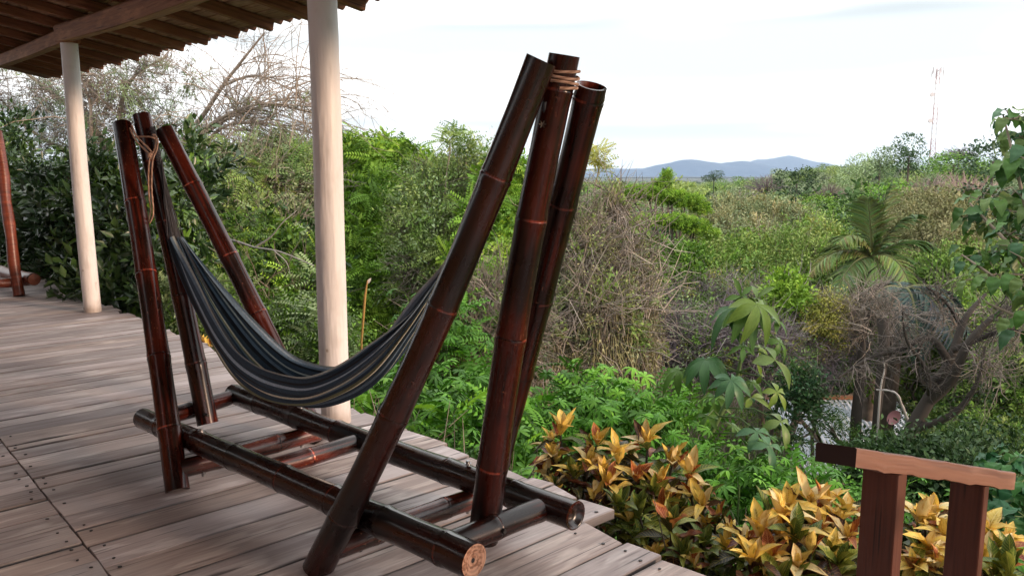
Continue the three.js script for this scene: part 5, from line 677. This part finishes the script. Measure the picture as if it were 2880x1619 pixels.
croton('biggest croton, a dense mass of large yellow heads left of the chair', [[...[1.187, -0.062, -3.35], 1.3, 'y'], [...[1.265, -0.05, -3.45], 1.1, 'y'], [...[1.069, -0.098, -3.25], 1.15, 'y'], [...[1.197, -0.083, -3.2], 1.15, 'm'], [...[0.992, -0.149, -3.1], 1.2, 'y'], [...[1.091, -0.148, -3.15], 1.0, 'o'], [...[1.191, -0.158, -3.1], 1.0, 'd'], [...[1.018, -0.168, -3.3], 0.9, 'o']], [1.219, -0.764, -3.4]);
croton('orange-red croton head cluster just left of the chair upright', [[...[1.383, -0.052, -3.5], 1.1, 'y'], [...[1.458, -0.081, -3.5], 1.1, 'o'], [...[1.358, -0.118, -3.35], 1.05, 'o'], [...[1.543, -0.11, -3.5], 0.95, 'o'], [...[1.345, -0.155, -3.2], 1.0, 'm'], [...[1.47, -0.131, -3.3], 0.9, 'o'], [...[1.355, -0.158, -3.1], 0.95, 'g']], [1.52, -0.829, -3.5]);
croton('yellow croton seen between the two chair uprights', [[...[1.779, -0.058, -3.3], 1.1, 'y'], [...[1.911, -0.065, -3.4], 1.1, 'y'], [...[1.74, -0.104, -3.15], 1.1, 'y'], [...[1.669, -0.158, -3.1], 1.0, 'm'], [...[1.832, -0.083, -3.2], 0.95, 'y'], [...[1.739, -0.132, -3.05], 0.9, 'o']], [1.862, -0.698, -3.3]);
croton('yellow-green croton at the right corner behind the chair', [[...[2.081, -0.122, -3.3], 1.1, 'y'], [...[2.068, -0.13, -3.15], 1.05, 'm'], [...[1.948, -0.14, -3.1], 0.9, 'o'], [...[1.976, -0.113, -2.95], 1.05, 'g'], [...[1.945, -0.14, -3], 0.95, 'g']], [2.125, -0.728, -3.2]);
croton('small croton with a cream and orange tip at the deck edge behind the left tripod', [[...[-2.891, -0.124, -7.3], 0.9, 'y'], [...[-2.807, -0.163, -7.2], 0.9, 'o']], [-2.9, -0.499, -7.3]);

// ---- taller shoots against the sky
function shoot(label, pts, kind) { const c = new THREE.CatmullRomCurve3(pts.map(V3)).getPoints(20), g = thing('slender_shoot', c[0].clone().setY(c[0].y), label, 'plant'); new MB().tube([c[0].clone().setY(ground(c[0].x, c[0].z)), ...c], [0.03, ...c.map((_, i) => 0.022 - 0.018 * i / 20)], 5).build('stem', M.barkPale, g); const l = []; for (let k = 0; k < 9; k++) { const i = 12 + Math.floor(rnd() * 9), s = rr(0.5, 0.9); l.push([aim(c[Math.min(i, 20)], jit(UP, 0.8), rr(0, 6), [s, s, s]), shade(kind)]); } copies('crown', G.feather[0], M.leaf, l, g); }
shoot('taller of two slender leafy shoots against the sky left of the right-hand tripod', [[-1.09, 0.647, -13], [-1.069, 1.354, -13], [-0.999, 1.83, -13], [-1.01, 1.988, -13]], PAL.olive);
shoot('shorter slender leafy shoot against the sky left of the right-hand tripod', [[-0.761, 0.751, -13.5], [-0.776, 1.351, -13.5], [-0.773, 1.714, -13.5], [-0.785, 1.878, -13.5]], PAL.olive);
shoot('slender yellowish shoot against the hills right of the right-hand tripod', [[1.376, 0.647, -13], [1.336, 1.163, -13], [1.396, 1.482, -13], [1.36, 1.672, -13]], PAL.yellow);
// ---- the valley woods and single trees on the skyline
const crownA = spray((b) => { for (let i = 0; i < 1300; i++) { const d = rdir(), q = 0.6 + 0.45 * rnd(), k = 1 + 0.3 * Math.sin(d.x * 4 + 1) * Math.sin(d.z * 5); dia(b, V(d.x * 0.5 * q * k, 0.62 + d.y * 0.34 * q * k, d.z * 0.5 * q * k), jit(d, 0.7), jit(UP, 0.6), rr(0.035, 0.07), rr(0.028, 0.045)); } b.tube([V(0, -0.5, 0), V(0, 0.6, 0)], [0.03, 0.015], 4); }, 1101);
const crownB = spray((b) => { for (let i = 0; i < 1300; i++) { const l = [[-0.2, 0.5, 0.1], [0.22, 0.62, 0], [0, 0.8, -0.1], [0.05, 0.5, 0.25]][i % 4], d = rdir(), q = 0.5 + 0.5 * rnd(); dia(b, V(l[0] + d.x * 0.3 * q, l[1] + d.y * 0.22 * q, l[2] + d.z * 0.3 * q), jit(d, 0.7), jit(UP, 0.6), rr(0.035, 0.065), rr(0.026, 0.042)); } b.tube([V(0, -0.5, 0), V(0, 0.6, 0)], [0.03, 0.015], 4); }, 1102);
const crownBare = spray((b) => { for (let i = 0; i < 110; i++) { const d = rdir(); d.y = Math.abs(d.y) * 0.9 + 0.15; d.normalize(); const q = rr(0.35, 0.62), e = V(d.x * q, 0.25 + d.y * q, d.z * q); b.tube([V(0, 0.1, 0), e.clone().multiplyScalar(0.55).add(V(rr(-0.06, 0.06), 0.1, rr(-0.06, 0.06))), e], [0.011, 0.007, 0.0025], 3); for (let k = 0; k < 2; k++) { const m = e.clone().multiplyScalar(rr(0.6, 0.9)); b.tube([m, m.clone().addScaledVector(jit(d, 0.7), rr(0.1, 0.2))], [0.005, 0.0015], 3); } } b.tube([V(0, -0.5, 0), V(0, 0.3, 0)], [0.03, 0.02], 4); }, 1103);
{
  const lists = { a: [], b: [], c: [] };
  const add = (x, z, s, key, pal) => { const y = ground(x, z); lists[key].push([aim(V(x, y + s * 0.12, z), UP, rr(0, 6.28), [s * rr(0.9, 1.3), s * rr(0.75, 1.1), s * rr(0.9, 1.3)]), shade(pal)]); };
  const palAt = (x, z) => { const n = fbm(x * 0.02 + 40, z * 0.02 + 60, 999, 999, 701, 3); return n < 0.42 ? [PAL.green, PAL.dark] : n < 0.55 ? [PAL.olive, PAL.sage] : [PAL.grey, PAL.olive]; };
  for (let i = 0; i < 11500; i++) { const t = i < 3200 ? Math.sqrt(rr(26 * 26, 260 * 260)) : i < 7600 ? Math.sqrt(rr(260 * 260, 1600 * 1600)) : Math.sqrt(rr(1500 * 1500, 4100 * 4100)), a = rr(-0.62, 0.66), x = Math.sin(a) * t, z = -Math.cos(a) * t; if (t < 45 && a < 0.05) continue; const s = Math.min(Math.max(1.6, (1.45 - t / 95 - ground(x, z)) * (x > 25 && t > 70 && t < 260 ? 9 : 1)), x > 25 && t < 260 ? 6.5 : 9) / 1.15 * (t > 1600 ? rr(1.1, 1.7) : t > 260 ? rr(0.85, 1.1) : rr(0.6, 1.02)), r0 = rnd(); r0 < 0.26 ? add(x, z, s * 0.95, 'c', PAL.mauve) : add(x, z, s, r0 < 0.63 ? 'a' : 'b', pick(palAt(x, z))); }
  const wood = thing('valley_woods', V(0, -8, -60), 'far-off mixed woods filling the valley out to the hills', 'woods'); wood.userData.kind = 'stuff';
  copies('leafy_crowns', crownA, M.leaf, lists.a, wood); copies('clumped_crowns', crownB, M.leaf, lists.b, wood); copies('bare_crowns', crownBare, M.twig, lists.c, wood);
}
function single(label, p, s, geo, pal, name = 'skyline_tree', sy = 1, mat = M.leaf) { const c = V3(p), gy = ground(c.x, c.z), g = thing(name, V(c.x, gy, c.z), label, 'tree'), b = new MB(); b.tube([V(c.x, gy - 0.2, c.z), V(c.x, c.y, c.z)], [s * 0.03, s * 0.018], 6); b.build('trunk', M.bark, g); const m = new THREE.Mesh(geo, mat.clone()); m.material.color = C(...shade(pal)); m.name = 'crown'; m.position.set(0, c.y - gy - s * sy * 0.6, 0); m.scale.set(s, s * sy, s); m.rotation.y = rr(0, 6); m.castShadow = true; g.add(m); return g; }
single('dark green dome-shaped tree standing clear below the blue hills', [24.885, 0.523, -70], 4.2, crownA, PAL.dark, 'skyline_tree', 0.85);
single('tall ragged tree on the hill crest just left of the radio mast', [54.269, 3.76, -110], 7, crownB, PAL.dark, 'skyline_tree', 1.1);
single('pale airy tree on the crest, left of the ragged one by the mast', [50.379, 2.687, -110], 6, crownB, PAL.sage);
single('small grey-green airy tree on the slope below the crest, right of the blue hills', [40.751, 1.59, -95], 5, crownB, PAL.sage, 'skyline_tree', 1.1);
single('broad dark tree on the crest right of the mast, near the edge', [53.865, 2.77, -90], 8, crownA, PAL.dark, 'skyline_tree', 0.8);
single('wide dark tree crown at the crest between the mast and the right edge', [52.203, 2.379, -95], 6.6, crownA, PAL.green, 'skyline_tree', 0.6);
single('bare leafless tree on the crest above the pinkish brush', [58.312, 4.523, -105], 5, crownBare, PAL.mauve, 'bare_tree', 0.6, M.twig);
single('large bare pinkish tree on the slope at the right, below the broad dark tree', [35.395, 0.842, -62], 5.4, crownBare, [[0.3, 0.21, 0.19]], 'bare_tree', 0.8, M.twig);
single('bare pinkish tree left of the large one, on the slope below the mast', [33.365, 0.822, -64], 5.0, crownBare, [[0.28, 0.21, 0.19]], 'bare_tree', 0.8, M.twig);
single('grey bare tree at the foot of the slope below the ragged crest tree', [29.599, 0.232, -62], 4.4, crownBare, PAL.mauve, 'bare_tree', 0.8, M.twig);
single('pale bare tree in front of the blue hills, left of the dark dome', [23.853, 0.898, -75], 4.2, crownBare, PAL.mauve, 'bare_tree', 0.7, M.twig);
single('bare grey tree at the near side of the plain, right of the flat-topped tree', [10.977, 0.171, -40], 4.2, crownBare, PAL.mauve, 'bare_tree', 0.7, M.twig);
single('small dark flat-crowned tree on the horizon under the higher blue hill', [30.245, 0.921, -120], 4, crownB, PAL.dark, 'skyline_tree', 0.6);
single('bright lime-green round tree in the valley left of the palm', [13.068, 0.026, -34], 1.9, crownA, PAL.lime, 'round_tree', 0.8);
single('lime-green bush just below the bright round tree left of the palm', [11.842, -0.288, -32], 1.3, crownB, PAL.lime, 'round_tree', 0.8);
single('dark green round tree directly behind the palm fronds', [19.878, 0.107, -42], 2.6, crownA, PAL.green, 'round_tree', 0.9);
single('dark spreading tree behind the top of the broad-leaved tree', [26.462, -0.212, -45], 5.2, crownA, PAL.dark, 'round_tree', 0.5);
single('pinkish bare tree on the plain between the dome tree and the slope', [31.829, 0.075, -80], 4, crownBare, [[0.26, 0.2, 0.18]], 'bare_tree', 0.7, M.twig);
// ---- the radio mast
{
  const c = V3([135.518, 7.795, -260]), top = V3([133.765, 34.329, -260]), g = thing('radio_mast', V(c.x, ground(c.x, c.z), c.z), 'red and white lattice radio mast with aerials on the hill crest', 'radio mast'), red = std({ color: C(0.4, 0.25, 0.25), roughness: 0.6 }), wh = std({ color: C(0.62, 0.6, 0.62), roughness: 0.6 });
  const y0 = g.position.y, H = top.y - y0, wd = (t) => 1.15 - 0.5 * t, n = 26, leg = (t, k) => V(c.x + Math.cos(k * 2.094 + 0.4) * wd(t), y0 + H * t, c.z + Math.sin(k * 2.094 + 0.4) * wd(t));
  for (let s = 0; s < 7; s++) { const b = new MB(); for (let i = 0; i < n; i++) { const t0 = i / n, t1 = (i + 1) / n; if (Math.floor(t0 * 7) !== s) continue; for (let k = 0; k < 3; k++) { b.tube([leg(t0, k), leg(t1, k)], 0.1, 4); b.tube([leg(t0, k), leg(t1, (k + 1) % 3)], 0.06, 3); b.tube([leg(t0, k), leg(t0, (k + 1) % 3)], 0.05, 3); } } b.build('lattice_section', s % 2 ? wh : red, g); }
  const a = new MB(); for (let k = 0; k < 9; k++) { const th = k * 0.7, p = V(c.x + Math.cos(th) * 1.7, y0 + H * (k % 2 ? 0.955 : 0.985), c.z + Math.sin(th) * 1.7); a.tube([p.clone().add(V(0, -1, 0)), p.clone().add(V(0, 1.1, 0))], 0.14, 5); a.tube([p, V(c.x, p.y, c.z)], 0.05, 3); } a.build('panel_aerial', wh, g);
  for (const [t, s] of [[0.8, -1], [0.6, -1]]) { const p = V(c.x + s * 1.6, y0 + H * t, c.z + 0.5), m = new MB(); m.tube([p, p.clone().add(V(0, 0, 0.35))], [0.75, 0.72], 12); m.tube([p.clone().add(V(0, 0, 0.35)), p.clone().add(V(0, 0, 0.36))], [0.72, 0.02], 12); m.tube([p, V(c.x, p.y, c.z)], 0.06, 3); m.build('drum_aerial', wh, g); }
}
// ---- ground cover under and between the bushes
{
  const l = G.small.map(() => []), f = G.cassava.map(() => []), t = G.twigs.map(() => []);
  for (let i = 0; i < 15000; i++) { const d = 2.6 + Math.pow(rnd(), 1.6) * 42, w = rr(-24, 16) * (0.5 + d / 30), p = dk(d, w); p.y = ground(p.x, p.z) - 0.02; const s = rr(0.8, 1.7), k = rnd(); if (k < 0.5) l[i % 3].push([aim(p, jit(UP, 0.4), rr(0, 6), [s, s, s]), shade(PAL.green)]); else if (k < 0.75 && d < 12) f[i % 2].push([aim(p, jit(UP, 0.4), rr(0, 6), [s, s, s]), shade(PAL.jungle)]); else t[i % 3].push([aim(p, jit(UP, 0.5), rr(0, 6), [s, s, s]), shade(PAL.dry)]); }
  const g = thing('undergrowth', dk(5, 0, -2), 'low tangled undergrowth covering the slope below the deck', 'undergrowth'); g.userData.kind = 'stuff';
  l.forEach((x, i) => copies('weeds', G.small[i], M.leaf, x, g)); f.forEach((x, i) => copies('ferny_weeds', G.cassava[i], M.leaf, x, g)); t.forEach((x, i) => copies('dead_twigs', G.twigs[i], M.twig, x, g));
}
// ---- pale dead branches reaching out of the shrubs left of the thick post
{ const g = thing('dead_branch', V3([-4.01, 0.551, -11]), 'pale forked dead branch in the shrubs between left tripod and thick post', 'branch'), b = new MB(), T = (l, r) => b.tube(new THREE.CatmullRomCurve3(l.map(V3)).getPoints(16), Array.from({ length: 17 }, (_, i) => r * (1 - 0.045 * i)), 6); T([[-4.27, 0.518, -11.4], [-3.846, 0.517, -11], [-3.51, 0.448, -10.8], [-3.128, 0.413, -10.6], [-2.606, 0.243, -10.4]], 0.024); T([[-3.51, 0.448, -10.8], [-3.256, 0.597, -10.7], [-3.059, 0.795, -10.6], [-2.868, 0.953, -10.6]], 0.015); T([[-3.181, 0.413, -10.6], [-2.999, 0.274, -10.5], [-2.953, 0.115, -10.5]], 0.01); b.build('branch', M.barkGrey, g);
  const h = thing('dead_branch', V3([-2.578, -0.351, -8.6]), 'two thin dead sticks slanting up beside the foot of the thick post', 'branch'), c = new MB(); c.tube([V3([-2.633, -0.598, -8.6]), V3([-2.344, -0.244, -8.4]), V3([-2.054, 0.034, -8.3])], [0.014, 0.011, 0.006], 5); c.tube([V3([-2.588, -0.575, -8.6]), V3([-2.262, -0.318, -8.4]), V3([-1.996, -0.125, -8.3])], [0.012, 0.009, 0.005], 5); c.build('stick', M.barkGrey, h); }
// ---- a few small things
{ const g = thing('dry_stalk', V3([-1.451, 0.095, -7.6]), 'upright orange dry leaf stalk right of the thick post', 'plant'), b = new MB(); b.tube([V3([-1.482, -0.221, -7.6]).setY(-1.5), V3([-1.47, -0.181, -7.6]), V3([-1.423, 0.27, -7.6]), V3([-1.396, 0.425, -7.6])], [0.012, 0.011, 0.012, 0.005], 6); b.build('stalk', std({ color: C(0.55, 0.3, 0.09), roughness: 0.8 }), g); const c = new MB(); blade(c, V3([-1.404, 0.387, -7.6]), V(0.5, 0.8, 0).normalize(), V(0, 0, 1), 0.08, 0.03, { curl: 0.8 }); c.build('dry_leaf', std({ color: C(0.4, 0.33, 0.28), roughness: 0.9 }), g); }
renderer.render(scene, camera);
